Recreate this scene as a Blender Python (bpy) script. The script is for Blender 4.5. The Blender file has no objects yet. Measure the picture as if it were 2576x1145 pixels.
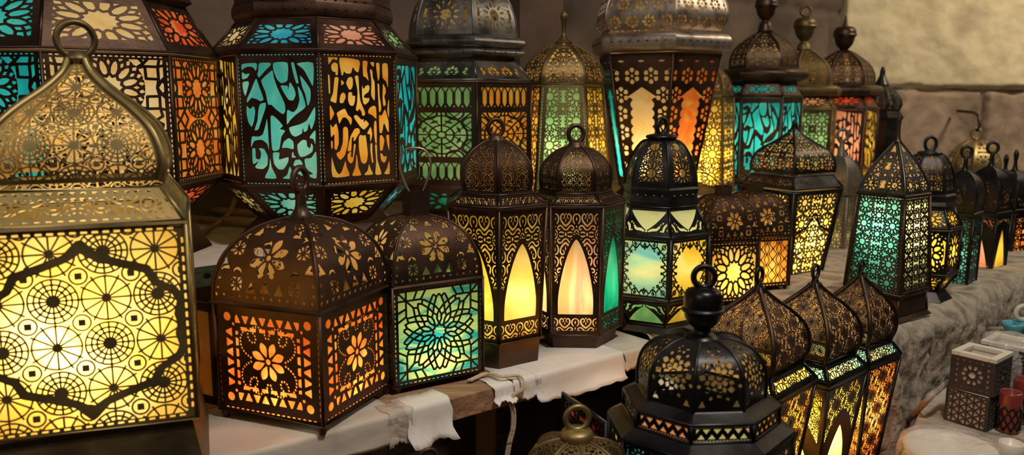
import bpy, math, random
import numpy as np
from mathutils import Vector, Matrix
PI = math.pi
random.seed(7)
rng = np.random.default_rng(3)
SC = bpy.context.scene
COL = SC.collection
# ------------------------------------------------------------------ camera
FPX = 2022.0
CAMZ = 0.5
PITCH = math.atan((572.5-250)/FPX)
cp, sp = math.cos(PITCH), math.sin(PITCH)
def ray(px, py):
    a = (px-1288)/FPX; b = (572.5-py)/FPX
    return Vector((a, cp+b*sp, -sp+b*cp))
def at(px, py, z):
    d = ray(px, py); t = (z-CAMZ)/d.z
    return Vector((d.x*t, d.y*t, z))
def aty(px, py, Y):
    d = ray(px, py); t = Y/d.y
    return Vector((d.x*t, Y, CAMZ+d.z*t))
cam = bpy.data.objects.new('camera', bpy.data.cameras.new('camera'))
COL.objects.link(cam)
cam.location = (0, 0, CAMZ)
cam.rotation_euler = (PI/2-PITCH, 0, 0)
cam.data.sensor_width = 36
cam.data.lens = FPX/2576*36
cam.data.clip_start = .02
cam.data.dof.use_dof = True
cam.data.dof.focus_distance = 1.5
cam.data.dof.aperture_fstop = 4.6
SC.camera = cam
# ------------------------------------------------------------------ materials
MATS = {}
def newmat(name):
    m = bpy.data.materials.new(name); m.use_nodes = True
    nt = m.node_tree; nt.nodes.clear()
    out = nt.nodes.new('ShaderNodeOutputMaterial')
    return m, nt, out
def noise(nt, scale, detail=4, dist=0, coord='Object', mapscale=None):
    tc = nt.nodes.new('ShaderNodeTexCoord')
    n = nt.nodes.new('ShaderNodeTexNoise')
    n.inputs['Scale'].default_value = scale; n.inputs['Detail'].default_value = detail
    n.inputs['Distortion'].default_value = dist
    src = tc.outputs[coord]
    if mapscale:
        mp = nt.nodes.new('ShaderNodeMapping'); mp.inputs['Scale'].default_value = mapscale
        nt.links.new(src, mp.inputs['Vector']); src = mp.outputs['Vector']
    nt.links.new(src, n.inputs['Vector'])
    return n
def ramp(nt, src, stops):
    r = nt.nodes.new('ShaderNodeValToRGB')
    el = r.color_ramp.elements
    while len(el) < len(stops): el.new(.5)
    for e, (p, c) in zip(el, stops):
        e.position = p; e.color = (*c, 1)
    nt.links.new(src, r.inputs['Fac'])
    return r
def surf(name, c1, c2, rough=.5, metal=0, scale=20, bump=.2, bscale=60, c3=None, rough2=None, coat=0, mapscale=None):
    if name in MATS: return MATS[name]
    m, nt, out = newmat(name)
    p = nt.nodes.new('ShaderNodeBsdfPrincipled')
    n = noise(nt, scale, 6, .4, mapscale=mapscale)
    st = [(.35, c1), (.65, c2)] if c3 is None else [(.3, c1), (.5, c2), (.72, c3)]
    r = ramp(nt, n.outputs['Fac'], st)
    nt.links.new(r.outputs['Color'], p.inputs['Base Color'])
    p.inputs['Metallic'].default_value = metal
    p.inputs['Roughness'].default_value = rough
    if rough2 is not None:
        mr = nt.nodes.new('ShaderNodeMapRange')
        mr.inputs['From Min'].default_value = .3; mr.inputs['From Max'].default_value = .7
        mr.inputs['To Min'].default_value = rough; mr.inputs['To Max'].default_value = rough2
        nt.links.new(n.outputs['Fac'], mr.inputs['Value']); nt.links.new(mr.outputs['Result'], p.inputs['Roughness'])
    if bump:
        b = nt.nodes.new('ShaderNodeBump'); b.inputs['Strength'].default_value = bump; b.inputs['Distance'].default_value = .01
        n2 = noise(nt, bscale, 4)
        nt.links.new(n2.outputs['Fac'], b.inputs['Height']); nt.links.new(b.outputs['Normal'], p.inputs['Normal'])
    if coat: p.inputs['Coat Weight'].default_value = coat
    nt.links.new(p.outputs['BSDF'], out.inputs['Surface'])
    MATS[name] = m
    return m
M_bronze = surf('dark bronze', (.05,.031,.023), (.12,.07,.047), .32, .85, 9, .12, 30, rough2=.55)
M_copper = surf('aged copper', (.045,.024,.017), (.125,.068,.045), .38, .85, 8, .12, 35, rough2=.6)
M_black = surf('blackened steel', (.018,.018,.02), (.06,.056,.055), .28, .8, 10, .08, 25, rough2=.45)
M_silver = surf('worn nickel', (.30,.25,.21), (.58,.48,.40), .3, .9, 14, .12, 35, c3=(.10,.08,.065), rough2=.5)
M_steel = surf('dark nickel', (.09,.085,.08), (.24,.22,.2), .28, .9, 14, .12, 30, rough2=.45)
M_brass = surf('dull brass', (.26,.19,.07), (.42,.31,.13), .38, .8, 12, .05, 40, rough2=.55)
M_brassdk = surf('aged brass', (.12,.085,.038), (.25,.175,.075), .4, .85, 12, .08, 40, rough2=.6)
M_lining = surf('brass lining', (.62,.42,.14), (.82,.60,.26), .5, .3, 14, .08, 40)
M_inner = surf('grey zinc', (.16,.15,.14), (.28,.25,.22), .45, .7, 14, .08, 40)
M_rust = surf('rust brown iron', (.10,.045,.025), (.21,.105,.06), .5, .7, 16, .15, 50, c3=(.06,.04,.03))
M_wood = surf('raw wood', (.25,.14,.075), (.42,.25,.14), .75, 0, 6, .3, 90, mapscale=(1, 8, 8))
M_paper = surf('white paper', (.74,.69,.65), (.86,.82,.78), .7, 0, 7, .15, 14)
M_board = surf('painted board', (.50,.44,.37), (.66,.58,.50), .6, 0, 5, .1, 40, c3=(.38,.31,.24))
M_stone = surf('sandstone block', (.36,.29,.21), (.56,.48,.36), .9, 0, 3.2, .6, 16, c3=(.28,.21,.15))
M_stoneL = surf('pale limestone', (.50,.41,.25), (.70,.59,.37), .9, 0, 3.5, .9, 12, c3=(.40,.32,.20))
M_stoneR = surf('brown limestone', (.22,.15,.10), (.36,.255,.175), .9, 0, 5, .9, 14, c3=(.15,.105,.075))
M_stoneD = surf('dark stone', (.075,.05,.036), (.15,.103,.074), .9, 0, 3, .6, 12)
M_ledge = surf('rough grey stone', (.20,.165,.13), (.46,.40,.32), .92, 0, 14, 1.0, 34, c3=(.11,.088,.07))
M_mortar = surf('lime mortar', (.36,.31,.25), (.48,.43,.36), .95, 0, 8, .5, 30)
M_ala = surf('cream alabaster', (.74,.66,.55), (.86,.80,.70), .35, 0, 12, .05, 20)
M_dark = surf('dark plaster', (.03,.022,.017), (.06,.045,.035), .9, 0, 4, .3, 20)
M_cordcore = surf('copper wire', (.5,.28,.14), (.65,.4,.22), .4, .6, 30, .1, 60)
M_turq = surf('turquoise glaze', (.08,.36,.45), (.14,.5,.58), .3, 0, 8, .05, 20)
M_redgl = surf('red candle glass', (.20,.03,.025), (.34,.07,.05), .25, 0, 9, .05, 20)
M_green = surf('dark green iron', (.03,.05,.035), (.07,.085,.06), .5, .5, 30, .2, 60)
def clearmat(name, col, rough, alpha_mix):
    m, nt, out = newmat(name)
    g = nt.nodes.new('ShaderNodeBsdfPrincipled'); g.inputs['Base Color'].default_value = (*col, 1)
    g.inputs['Roughness'].default_value = rough
    t = nt.nodes.new('ShaderNodeBsdfTransparent'); mx = nt.nodes.new('ShaderNodeMixShader')
    mx.inputs[0].default_value = alpha_mix
    n = noise(nt, 22, 4, 1.0); b = nt.nodes.new('ShaderNodeBump'); b.inputs['Strength'].default_value = .8; b.inputs['Distance'].default_value = .01
    nt.links.new(n.outputs['Fac'], b.inputs['Height']); nt.links.new(b.outputs['Normal'], g.inputs['Normal'])
    nt.links.new(t.outputs[0], mx.inputs[1]); nt.links.new(g.outputs[0], mx.inputs[2]); nt.links.new(mx.outputs[0], out.inputs['Surface'])
    return m
M_plastic = clearmat('clear plastic film', (.85,.8,.74), .12, .38)
M_cord = clearmat('clear cord sheath', (.75,.6,.45), .15, .7)
M_tape = clearmat('clear tape', (.8,.7,.58), .12, .45)
GL = {}
def glass(name, c1, c2, c3, scale=14, dist=1.2, ms=None, stops=(.33,.5,.66)):
    """coloured sheet glass: light from the lamp behind passes through it"""
    m, nt, out = newmat('glass '+name)
    n = noise(nt, scale, 5, dist, mapscale=ms)
    r = ramp(nt, n.outputs['Fac'], [(stops[0], c1), (stops[1], c2), (stops[2], c3)])
    tr = nt.nodes.new('ShaderNodeBsdfTranslucent'); df = nt.nodes.new('ShaderNodeBsdfDiffuse')
    gl = nt.nodes.new('ShaderNodeBsdfGlossy'); gl.inputs['Roughness'].default_value = .12
    m1 = nt.nodes.new('ShaderNodeMixShader'); m1.inputs[0].default_value = .14
    m2 = nt.nodes.new('ShaderNodeMixShader'); m2.inputs[0].default_value = .04
    nt.links.new(r.outputs['Color'], tr.inputs['Color']); nt.links.new(r.outputs['Color'], df.inputs['Color'])
    nt.links.new(tr.outputs[0], m1.inputs[1]); nt.links.new(df.outputs[0], m1.inputs[2])
    nt.links.new(m1.outputs[0], m2.inputs[1]); nt.links.new(gl.outputs[0], m2.inputs[2])
    nt.links.new(m2.outputs[0], out.inputs['Surface'])
    GL[name] = m
glass('gold', (.85,.55,.09), (.93,.72,.20), (.95,.82,.36), 9)
glass('cream', (.92,.62,.24), (.95,.74,.38), (.95,.82,.52), 12)
glass('yellow', (.80,.50,.04), (.90,.64,.08), (.94,.76,.25), 12)
glass('amber', (.90,.32,.03), (.95,.48,.07), (.93,.60,.15), 12)
glass('orange', (.85,.15,.02), (.93,.28,.05), (.95,.48,.10), 12, 2)
glass('red', (.68,.05,.02), (.84,.12,.04), (.90,.28,.09), 14, 2)
glass('pink', (.80,.28,.18), (.90,.42,.28), (.92,.56,.38), 12)
glass('turquoise', (.01,.42,.54), (.03,.62,.70), (.12,.76,.76), 9)
glass('teal', (.07,.48,.47), (.16,.68,.62), (.34,.80,.68), 8)
glass('blue', (.02,.32,.66), (.05,.55,.80), (.20,.74,.82), 12)
glass('green', (.14,.44,.18), (.28,.62,.28), (.48,.76,.42), 9)
glass('emerald', (.0,.26,.18), (.02,.46,.30), (.10,.62,.42), 7)
glass('sea', (.02,.40,.44), (.40,.70,.30), (.55,.80,.36), 8, 1.8, (1, 1, 3.2), (.40,.50,.62))
glass('sky', (.16,.54,.66), (.45,.74,.50), (.76,.78,.42), 7, .8, (1, 1, 2.2), (.36,.5,.62))
glass('agate', (.95,.56,.24), (.95,.76,.44), (.88,.46,.30), 9, .7, (2.8, 2.8, .35), (.40,.5,.60))
glass('olive', (.45,.38,.14), (.60,.52,.22), (.74,.68,.34), 10)
glass('white', (.62,.74,.42), (.80,.84,.50), (.86,.88,.62), 10)
# ------------------------------------------------------------------ object helpers
def link(name, me, mat=None, parent=None, smooth=False):
    o = bpy.data.objects.new(name, me); COL.objects.link(o)
    if mat is not None:
        if len(me.materials) == 0: me.materials.append(mat)
        elif me.materials[0] is not mat:
            o.material_slots[0].link = 'OBJECT'; o.material_slots[0].material = mat
    if parent is not None: o.parent = parent
    if smooth:
        me.polygons.foreach_set('use_smooth', [True]*len(me.polygons))
    return o
def empty(name, loc, rz=0):
    o = bpy.data.objects.new(name, None); COL.objects.link(o)
    o.location = loc; o.rotation_euler = (0, 0, rz); o.empty_display_size = .03
    return o
def tag(o, label, cat, group=None, kind=None):
    o['label'] = label; o['category'] = cat
    if group: o['group'] = group
    if kind: o['kind'] = kind
    return o
def pymesh(name, V, Fc):
    me = bpy.data.meshes.new(name); me.from_pydata([tuple(v) for v in V], [], Fc); me.update(); return me
class MB:
    def __init__(s): s.V = []; s.F = []
    def add(s, V, Fc):
        b = len(s.V); s.V += [tuple(v) for v in V]; s.F += [tuple(b+i for i in f) for f in Fc]
    def tube(s, pts, r, n=8, closed=False):
        pts = [Vector(p) for p in pts]; N = len(pts)
        rr = r if hasattr(r, '__len__') else [r]*N
        V = []; prev = None
        for i, p in enumerate(pts):
            a = pts[(i-1) % N] if (closed or i > 0) else p
            b = pts[(i+1) % N] if (closed or i < N-1) else p
            t = (b-a).normalized()
            if prev is None:
                u = t.cross(Vector((0, 0, 1)))
                if u.length < .1: u = t.cross(Vector((0, 1, 0)))
            else: u = prev-t*prev.dot(t)
            u.normalize(); prev = u; w = t.cross(u)
            for k in range(n):
                q = 2*PI*k/n; V.append(p+(u*math.cos(q)+w*math.sin(q))*rr[i])
        Fc = []
        for i in range(N if closed else N-1):
            j = (i+1) % N
            for k in range(n):
                l = (k+1) % n; Fc.append((i*n+k, i*n+l, j*n+l, j*n+k))
        if not closed:
            Fc.append(tuple(range(n-1, -1, -1))); Fc.append(tuple((N-1)*n+k for k in range(n)))
        s.add(V, Fc); return s
    def lathe(s, prof, n=32, cx=0, cy=0):
        V = []; Fc = []
        for z, r in prof:
            for k in range(n):
                q = 2*PI*k/n; V.append((cx+r*math.cos(q), cy+r*math.sin(q), z))
        for i in range(len(prof)-1):
            for k in range(n):
                l = (k+1) % n; Fc.append((i*n+k, (i+1)*n+k, (i+1)*n+l, i*n+l))
        Fc.append(tuple(range(n))); Fc.append(tuple((len(prof)-1)*n+k for k in range(n-1, -1, -1)))
        s.add(V, Fc); return s
    def box(s, c, d, rz=0):
        x, y, z = [e/2 for e in d]; V = []
        ca, sa = math.cos(rz), math.sin(rz)
        for i in range(8):
            X = x*(1 if i & 1 else -1); Y = y*(1 if i & 2 else -1); Z = z*(1 if i & 4 else -1)
            V.append((c[0]+X*ca-Y*sa, c[1]+X*sa+Y*ca, c[2]+Z))
        s.add(V, [(0,2,3,1), (4,5,7,6), (0,1,5,4), (2,6,7,3), (0,4,6,2), (1,3,7,5)]); return s
    def build(s, name, mat, parent=None, smooth=False, bevel=0):
        o = link(name, pymesh(name, s.V, s.F), mat, parent, smooth)
        if bevel:
            b = o.modifiers.new('b', 'BEVEL'); b.width = bevel; b.segments = 3; b.limit_method = 'ANGLE'
        return o
def autosmooth(o, ang=40):
    me = o.data
    me.polygons.foreach_set('use_smooth', [True]*len(me.polygons))
    me.set_sharp_from_angle(angle=math.radians(ang))
    return o
def crom(pts, k=8):
    """Catmull-Rom resample, 2D or 3D (extra components such as width follow along)"""
    P = [np.array(p, float) for p in pts]
    if len(P) < 3: return np.array(P)
    P = [2*P[0]-P[1]]+P+[2*P[-1]-P[-2]]
    out = []
    for i in range(1, len(P)-2):
        for j in range(k):
            t = j/k
            out.append(.5*((2*P[i])+(-P[i-1]+P[i+1])*t+(2*P[i-1]-5*P[i]+4*P[i+1]-P[i+2])*t*t+(-P[i-1]+3*P[i]-3*P[i+1]+P[i+2])*t**3))
    out.append(P[-2])
    return np.array(out)
# ------------------------------------------------------------------ pierced sheet metal: contour of a field f (f>0 is a hole)
def pierce(name, S, N, f, thick, lining=False):
    """S: (nv+1,nu+1,3) sheet points, N: inward normals, f: field"""
    nv, nu = f.shape[0]-1, f.shape[1]-1
    f = np.where(np.abs(f) < 1e-7, 1e-7, f)
    ins = f < 0
    gid = np.full(f.shape, -1, int); gid[ins] = np.arange(ins.sum())
    verts = [S[ins]]; norms = [N[ins]]; cnt = int(ins.sum())
    def cross(a, b, fa, fb, Na, Nb):
        t = (fa/(fa-fb))[..., None]
        return a+(b-a)*t, Na+(Nb-Na)*t
    hm = ins[:, :-1] != ins[:, 1:]
    hid = np.full(hm.shape, -1, int); hid[hm] = cnt+np.arange(hm.sum()); cnt += int(hm.sum())
    p, q = cross(S[:, :-1][hm], S[:, 1:][hm], f[:, :-1][hm], f[:, 1:][hm], N[:, :-1][hm], N[:, 1:][hm]); verts.append(p); norms.append(q)
    vm = ins[:-1] != ins[1:]
    vid = np.full(vm.shape, -1, int); vid[vm] = cnt+np.arange(vm.sum()); cnt += int(vm.sum())
    p, q = cross(S[:-1][vm], S[1:][vm], f[:-1][vm], f[1:][vm], N[:-1][vm], N[1:][vm]); verts.append(p); norms.append(q)
    V = np.concatenate(verts); NN = np.concatenate(norms)
    c = [gid[:-1, :-1], gid[:-1, 1:], gid[1:, 1:], gid[1:, :-1]]
    e = [hid[:-1], vid[:, 1:], hid[1:], vid[:, :-1]]
    I = [ins[:-1, :-1], ins[:-1, 1:], ins[1:, 1:], ins[1:, :-1]]
    code = I[0]*1+I[1]*2+I[2]*4+I[3]*8
    loops = []; totals = []; segs = []
    for k in range(1, 16):
        m = code == k
        if not m.any(): continue
        seq = []; kinds = []
        for j in range(4):
            a = bool(k >> j & 1); b = bool(k >> ((j+1) % 4) & 1)
            if a: seq.append(c[j][m]); kinds.append('c')
            if a != b: seq.append(e[j][m]); kinds.append('e')
        A = np.stack(seq, 1); loops.append(A.ravel()); totals.append(np.full(len(A), A.shape[1]))
        L = len(seq)
        for j in range(L):
            if kinds[j] == 'e' and kinds[(j+1) % L] == 'e':
                segs.append(np.stack([seq[j], seq[(j+1) % L]], 1))
    if segs and thick > 0:
        sg = np.concatenate(segs); used = np.unique(sg)
        remap = np.full(len(V), -1, int); remap[used] = np.arange(len(used))
        base = len(V)
        F1 = V[used]; B1 = V[used]+NN[used]*thick
        V = np.concatenate([V, F1, B1]); s2 = remap[sg]
        q = np.stack([base+s2[:, 1], base+s2[:, 0], base+len(used)+s2[:, 0], base+len(used)+s2[:, 1]], 1)
        loops.append(q.ravel()); totals.append(np.full(len(q), 4))
    nl = 0
    if lining:
        k0 = sum(len(a) for a in loops[:len(loops)-1]) if (segs and thick > 0) else sum(len(a) for a in loops)
        base = len(V); V = np.concatenate([V, np.concatenate(verts)+np.concatenate(norms)*thick])
        fr = loops[:-1] if (segs and thick > 0) else list(loops); ft = totals[:-1] if (segs and thick > 0) else list(totals)
        for a, t in zip(fr, ft):
            w_ = int(t[0]); loops.append((a.reshape(-1, w_)[:, ::-1]+base).ravel()); totals.append(t); nl += len(t)
    L = np.concatenate(loops); T = np.concatenate(totals)
    me = bpy.data.meshes.new(name)
    me.vertices.add(len(V)); me.vertices.foreach_set('co', V.astype(np.float32).ravel())
    me.loops.add(len(L)); me.loops.foreach_set('vertex_index', L.astype(np.int32))
    me.polygons.add(len(T)); st = np.concatenate([[0], np.cumsum(T)[:-1]])
    me.polygons.foreach_set('loop_start', st.astype(np.int32)); me.polygons.foreach_set('loop_total', T.astype(np.int32))
    if nl:
        mi = np.zeros(len(T), np.int32); mi[-nl:] = 1; me.polygons.foreach_set('material_index', mi)
    me.update(calc_edges=True); me.validate()
    return me
# ------------------------------------------------------------------ 2D pattern toolbox (units: panel width = 1, Y up from 0)
def dseg(X, Y, x1, y1, x2, y2, w1=0, w2=0):
    dx, dy = x2-x1, y2-y1; L = dx*dx+dy*dy+1e-12
    t = np.clip(((X-x1)*dx+(Y-y1)*dy)/L, 0, 1)
    return np.hypot(X-x1-t*dx, Y-y1-t*dy)-(w1+(w2-w1)*t)
def dpoly(X, Y, pts, w=0):
    d = np.full(X.shape, 9.)
    for a, b in zip(pts[:-1], pts[1:]):
        wa = a[2] if len(a) > 2 else w; wb = b[2] if len(b) > 2 else w
        pad = .02+max(wa, wb)
        d = np.minimum(d, dseg(X, Y, a[0], a[1], b[0], b[1], wa, wb))
    return d
def hexa(X, Y, cx, cy, w, h, cap):
    x = np.abs(X-cx); y = np.abs(Y-cy)
    return np.minimum(w-x, (h-y)*.7-(x/w)*cap*.7)
def rose(xx, yy, n, R, segs, phase=0):
    r = np.hypot(xx, yy); th = np.arctan2(yy, xx)+phase; s = PI/n
    th = np.abs((th+s) % (2*s)-s)
    px = r*np.cos(th); py = r*np.sin(th); d = np.full(xx.shape, 9.)
    for (r1, a1, r2, a2) in segs:
        d = np.minimum(d, dseg(px, py, R*r1*math.cos(a1*s), R*r1*math.sin(a1*s), R*r2*math.cos(a2*s), R*r2*math.sin(a2*s)))
    return d
RS12 = [(.42, 0, .33, 1), (.42, 0, .60, .14), (.60, .14, .76, .50), (.76, .50, .88, 1), (.76, .50, .92, 0), (.88, 1, 1.08, .55), (.92, 0, 1.08, .55)]
RS8 = [(.50, 0, .32, 1), (.50, 0, .80, .85), (.80, .85, 1.0, 0), (.80, .85, 1.05, 1)]
def girih(nx=1, ny=1, w=.012, n=12, R=1.0, phase=0):
    def f(X, Y, e, asp):
        cx, cy = 1/nx, asp/ny
        c = min(cx, cy)
        u = (X+.5)/cx % 1-.5; v = Y/cy % 1-.5
        if nx == 1 and ny == 1: c = cx = .84; cy = .84; u = (X/1.0+.5)-.5; v = v*.84/max(.72, 1)
        else: u = u*cx; v = v*cy
        R0 = .5*c*R
        d0 = rose(u, v, n, R0, RS12, phase)
        uc = np.abs(u)-cx/2; vc = np.abs(v)-cy/2
        R1 = max(math.hypot(cx/2, cy/2)-R0, .1*c)
        d1 = rose(uc, vc, 8 if n >= 10 else 6, R1, RS8)
        z = np.hypot(u, v) < R0
        d = np.where(z, d0, d1)
        return d-w
    return f
def wheels(nx=4.2, w=.006, ny=None, off=(0, 0), medal=False):
    def f(X, Y, e, asp):
        c = 1/nx
        u = (X)/c+off[0]; v = (Y/c if ny is None else Y/asp*ny)+off[1]
        i = np.round(u); j = np.round(v); A = ((i+j) % 2) == 0
        x = (u-i); y = (v-j); r = np.hypot(x, y); th = np.arctan2(y, x)
        W = w/c
        def spokes(n, r1, r2, ph=0):
            s = PI/n; t = (th+ph+s) % (2*s)-s
            return np.where((r > r1) & (r < r2), np.abs(r*np.sin(t)), 9)
        dA = np.minimum.reduce([r-.13+W, np.abs(r-.25), np.abs(r-.355), spokes(16, .1, .46)])
        dB = np.minimum.reduce([r-.05+W, spokes(12, 0, .55)])
        d = np.where(A, dA, dB)
        d = np.minimum(d, np.abs(r-.47))
        d = np.minimum(d, np.maximum(np.abs(np.abs(x)-.5), np.abs(np.abs(y)-.5))-.05)
        d = np.minimum(d, np.abs(np.hypot(np.abs(x)-.5, np.abs(y)-.5)-.17))
        d = (d-W)*c
        if medal:
            P = [(.5, .085, .050), (.43, .14, .034), (.33, .175, .034), (.2, .215, .036), (.165, .28, .032), (.075, .33, .032), (.045, .385, .034),
                 (.065, .45, .03), (.045, .50, .04), (.065, .55, .03), (.045, .615, .034), (.075, .67, .032), (.165, .72, .032), (.2, .785, .036), (.33, .825, .034), (.43, .86, .034), (.5, .915, .050)]
            pts = [(a-.5, b*asp, t*.62) for a, b, t in P]
            m = dpoly(np.abs(X)*-1, Y, pts)
            d = np.minimum(d, m)
        return d
    return f
def arabesque(arch=True, tiles=2, lo=.0):
    """holes are scrolls; optional lancet window"""
    def motif(x, y):      # x in 0..0.25 mirrored, y in 0..0.5
        y = .42-np.abs((y % .84)-.42)
        m = [ [(.0,.165,.020),(.055,.205,.021),(.108,.27,.019),(.120,.345,.018),(.082,.395,.016),(.038,.375,.013),(.036,.325,.011),(.062,.312,.010)],
              [(.205,.21,.012),(.175,.26,.016),(.170,.32,.016),(.195,.375,.015),(.25,.40,.012)],
              [(.0,.085,.012),(.045,.105,.017),(.09,.155,.016),(.14,.17,.017),(.185,.135,.015),(.170,.09,.012),(.135,.10,.012)],
              [(.055,.03,.014),(.105,.045,.015),(.145,.03,.012)],[(.20,.04,.012),(.235,.085,.013)] ]
        d = np.full(x.shape, 9.)
        for p in m: d = np.minimum(d, dpoly(x, y, crom(p, 4)))
        for cx, cy, w, h in [(0,.275,.016,.052),(0,.40,.018,.028),(.25,.0,.030,.034),(.25,.15,.016,.040),(.25,.30,.020,.055),(0,.0,.030,.045),(.195,.0,.018,.018),(.215,.445,.02,.03),(.085,.235,.0,.0)]:
            if w: d = np.minimum(d, (np.abs(x-cx)/w+np.abs(y-cy)/h-1)*min(w, h)*.75)
        return -d
    def f(X, Y, e, asp):
        S = 2/tiles
        inner = .82
        Xs = X/inner*S if False else X/inner
        t = Xs*tiles/2
        x = np.abs(((t+.5) % .5)-.25)
        x = .25-x if tiles % 2 else x
        def scr(y): return motif(x, y)*(2/tiles)*inner
        b = .5*inner-np.abs(X)
        if not arch:
            return np.minimum(np.minimum(scr(Y*tiles/2/inner+.08), b), np.minimum(Y-.05, asp-Y-.05))
        yb1 = .10; yb2 = yb1+.27; y0 = yb2+.06
        low = np.minimum.reduce([scr((Y-yb1)*1.25+.09), b, Y-yb1, yb2-Y])
        H = asp-y0-.62                      # lancet height
        k = np.clip((Y-y0)/H, 0, 1.2)
        hw = .36*np.clip(1-k**1.75, 0, 1)**.72*(.94+.06*np.clip(k*4, 0, 1))
        hwb = .41*np.clip(1-(k*.93)**1.75, 0, 1)**.72
        win = np.minimum.reduce([(hw-np.abs(X))*.8, Y-y0])
        frame = (hwb-np.abs(X))*.8          # >0 inside frame band = solid
        up = np.minimum.reduce([scr(Y-asp+.10+.42+.84*4), b, Y-(y0+H*.42), asp-Y-.10, -frame+.0])
        return np.maximum(np.maximum(low, win), up)
    return f
def scrollband(tiles=2, m=.08):
    g = arabesque(False, tiles)
    def f(X, Y, e, asp): return np.minimum.reduce([g(X, Y+.2, e, 9), Y-m, asp-Y-m, e-.07])
    return f
def cap(X, Y, strokes, x0, y1, sc, w=1.0):
    d = np.full(X.shape, 9.)
    for s in strokes:
        pts = [((p[0]-x0)/sc-.5, (y1-p[1])/sc, (p[2] if len(p) > 2 else 8)*.5*w/sc) for p in s]
        d = np.minimum(d, dpoly(X, Y, crom(pts, 6)))
    return d
AMB_H = ["38,38 110,42 108,75 75,62 40,112","62,112 85,92 115,108 112,198 92,198 92,175 70,170 58,140","130,52 290,66 300,110 285,172 258,160 240,130 222,182 182,186 165,168 155,198 142,198",
"325,75 368,78 360,150 372,245 345,212 325,205","388,82 425,82 420,122 402,112","440,90 472,92 470,205 455,248 445,180","495,95 545,98 542,305 525,250 495,215","30,200 45,215 45,350 32,358",
"85,222 118,225 105,330 92,438 60,432 42,418 65,360 75,290","138,240 163,268 138,290","178,270 195,225 222,214 237,232 235,290 220,322 200,322","118,430 125,380 145,352 165,358 172,390 150,440 125,442",
"195,350 228,350 228,378 252,380 250,420 235,465 205,462 190,420","252,210 285,208 288,330 298,430 335,528 325,556 305,552 302,525 285,495 270,515 253,500 265,440 272,330","312,280 325,318 345,290 372,285 380,310 368,345 345,360 325,385 340,398 375,400 368,430 335,458 318,440 310,380",
"384,150 400,145 408,165 410,220 425,260 422,420 390,375 395,250","448,278 465,280 466,380 478,480 472,515 455,515","498,270 520,310 522,350 508,380 518,440 515,465 495,468 490,400 492,330","542,415 548,420 545,578 530,530 532,480",
"36,458 72,528 60,560 36,592","92,528 160,490 185,545 215,575 218,605 205,640 190,600 165,570 140,572 110,625 100,570","235,570 245,548 270,555 300,590 320,585 318,615 335,595 365,632 320,680 285,650","360,515 375,485 405,468 430,480 432,585 395,552 362,535",
"455,555 480,555 510,500 540,610 540,708 522,690 498,625 480,708 455,708","36,625 55,655 85,618 102,690 100,800 80,852 62,835 65,715 38,740","36,772 50,775 50,835 36,835","140,665 165,650 183,675 180,790 150,900 110,942 82,905 80,880 110,860 135,780",
"172,862 200,740 240,670 275,668 285,700 262,735 240,775 225,775 228,740 212,760 205,860","172,895 205,868 200,915 215,920 228,812 245,812 225,930 215,965 195,978 172,950","272,745 290,725 310,735 330,728 338,770 348,900 335,970 312,988 285,965 270,850",
"345,715 378,655 392,720 378,785 370,780 368,725","410,612 432,610 430,800 415,800 405,700","456,740 480,738 500,780 490,830 478,872 456,868","515,738 543,738 540,880 530,850 518,790","372,808 390,808 388,880 395,978 380,975 370,880","412,825 430,822 432,960 465,1088 408,1088 418,980",
"456,905 475,902 490,932 514,925 510,965 490,988 465,965","38,905 55,985 75,1045 98,1068 120,1040 152,950 162,1010 182,1088 38,1088","248,890 258,960 262,1020 285,1088 205,1088 235,1010","355,990 370,1040 388,1088 308,1088 340,1050","538,965 540,1090 488,1088 515,1040"]
TEAL_H = ["275,115 385,108 378,170 355,140 320,135 290,148 272,165","272,180 300,195 330,190 310,225 272,235","404,108 485,106 488,125 440,175 400,222 385,200 395,165","510,106 615,106 608,245 560,268 530,235 508,170","640,108 662,110 690,262 670,265 650,180","680,112 802,108 795,290 770,245 730,160",
"272,262 315,252 320,275 290,370 275,330","375,228 395,290 425,395 400,412 370,395 335,385 300,425 300,395 330,330","412,250 450,205 500,165 508,220 530,300 580,430 582,495 560,515 510,475 480,440 455,438 440,340","555,288 608,290 610,325 625,260 655,310 665,360 645,405 610,400 580,350",
"700,205 740,255 775,320 772,400 750,450 735,360 715,300","680,290 710,340 735,455 660,520 620,560 590,600 592,510 600,480 640,500 670,470 690,400","295,450 320,475 345,450 358,490 345,570 325,620 300,580 290,510","395,435 440,425 435,470 400,570 375,640 345,645 370,570 378,500",
"605,625 680,600 740,565 802,455 800,560 770,640 755,590 740,645 715,660 705,620 700,670 650,698 620,680","470,535 510,545 560,610 535,635 575,650 545,700 525,800 470,805","445,555 448,810 435,760 395,725 340,735 312,790 322,700 370,700 405,680 430,600","800,645 795,760 780,715 755,710 760,690",
"545,790 560,740 600,710 630,735 635,770 628,800 580,788","660,765 700,725 730,728 735,775 755,790 765,750 778,775 770,820 720,855 680,862 665,830","320,800 345,800 345,875 375,885 385,830 370,795 410,800 435,860 430,930 395,965 345,960 335,945 365,900 320,925","475,832 525,830 520,885 590,865 585,910 550,965 510,965 480,920",
"615,865 620,828 630,825 632,850 650,865 625,870","625,925 640,890 675,885 695,915 685,945 665,935 645,945 628,935","800,820 795,1035 725,1012 770,1000 720,960 710,880 760,870","452,870 462,950 495,1040 405,1038 440,960","598,940 620,1000 655,1042 540,1042 575,1010","630,958 680,975 700,1020 670,1010 645,990"]
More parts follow.
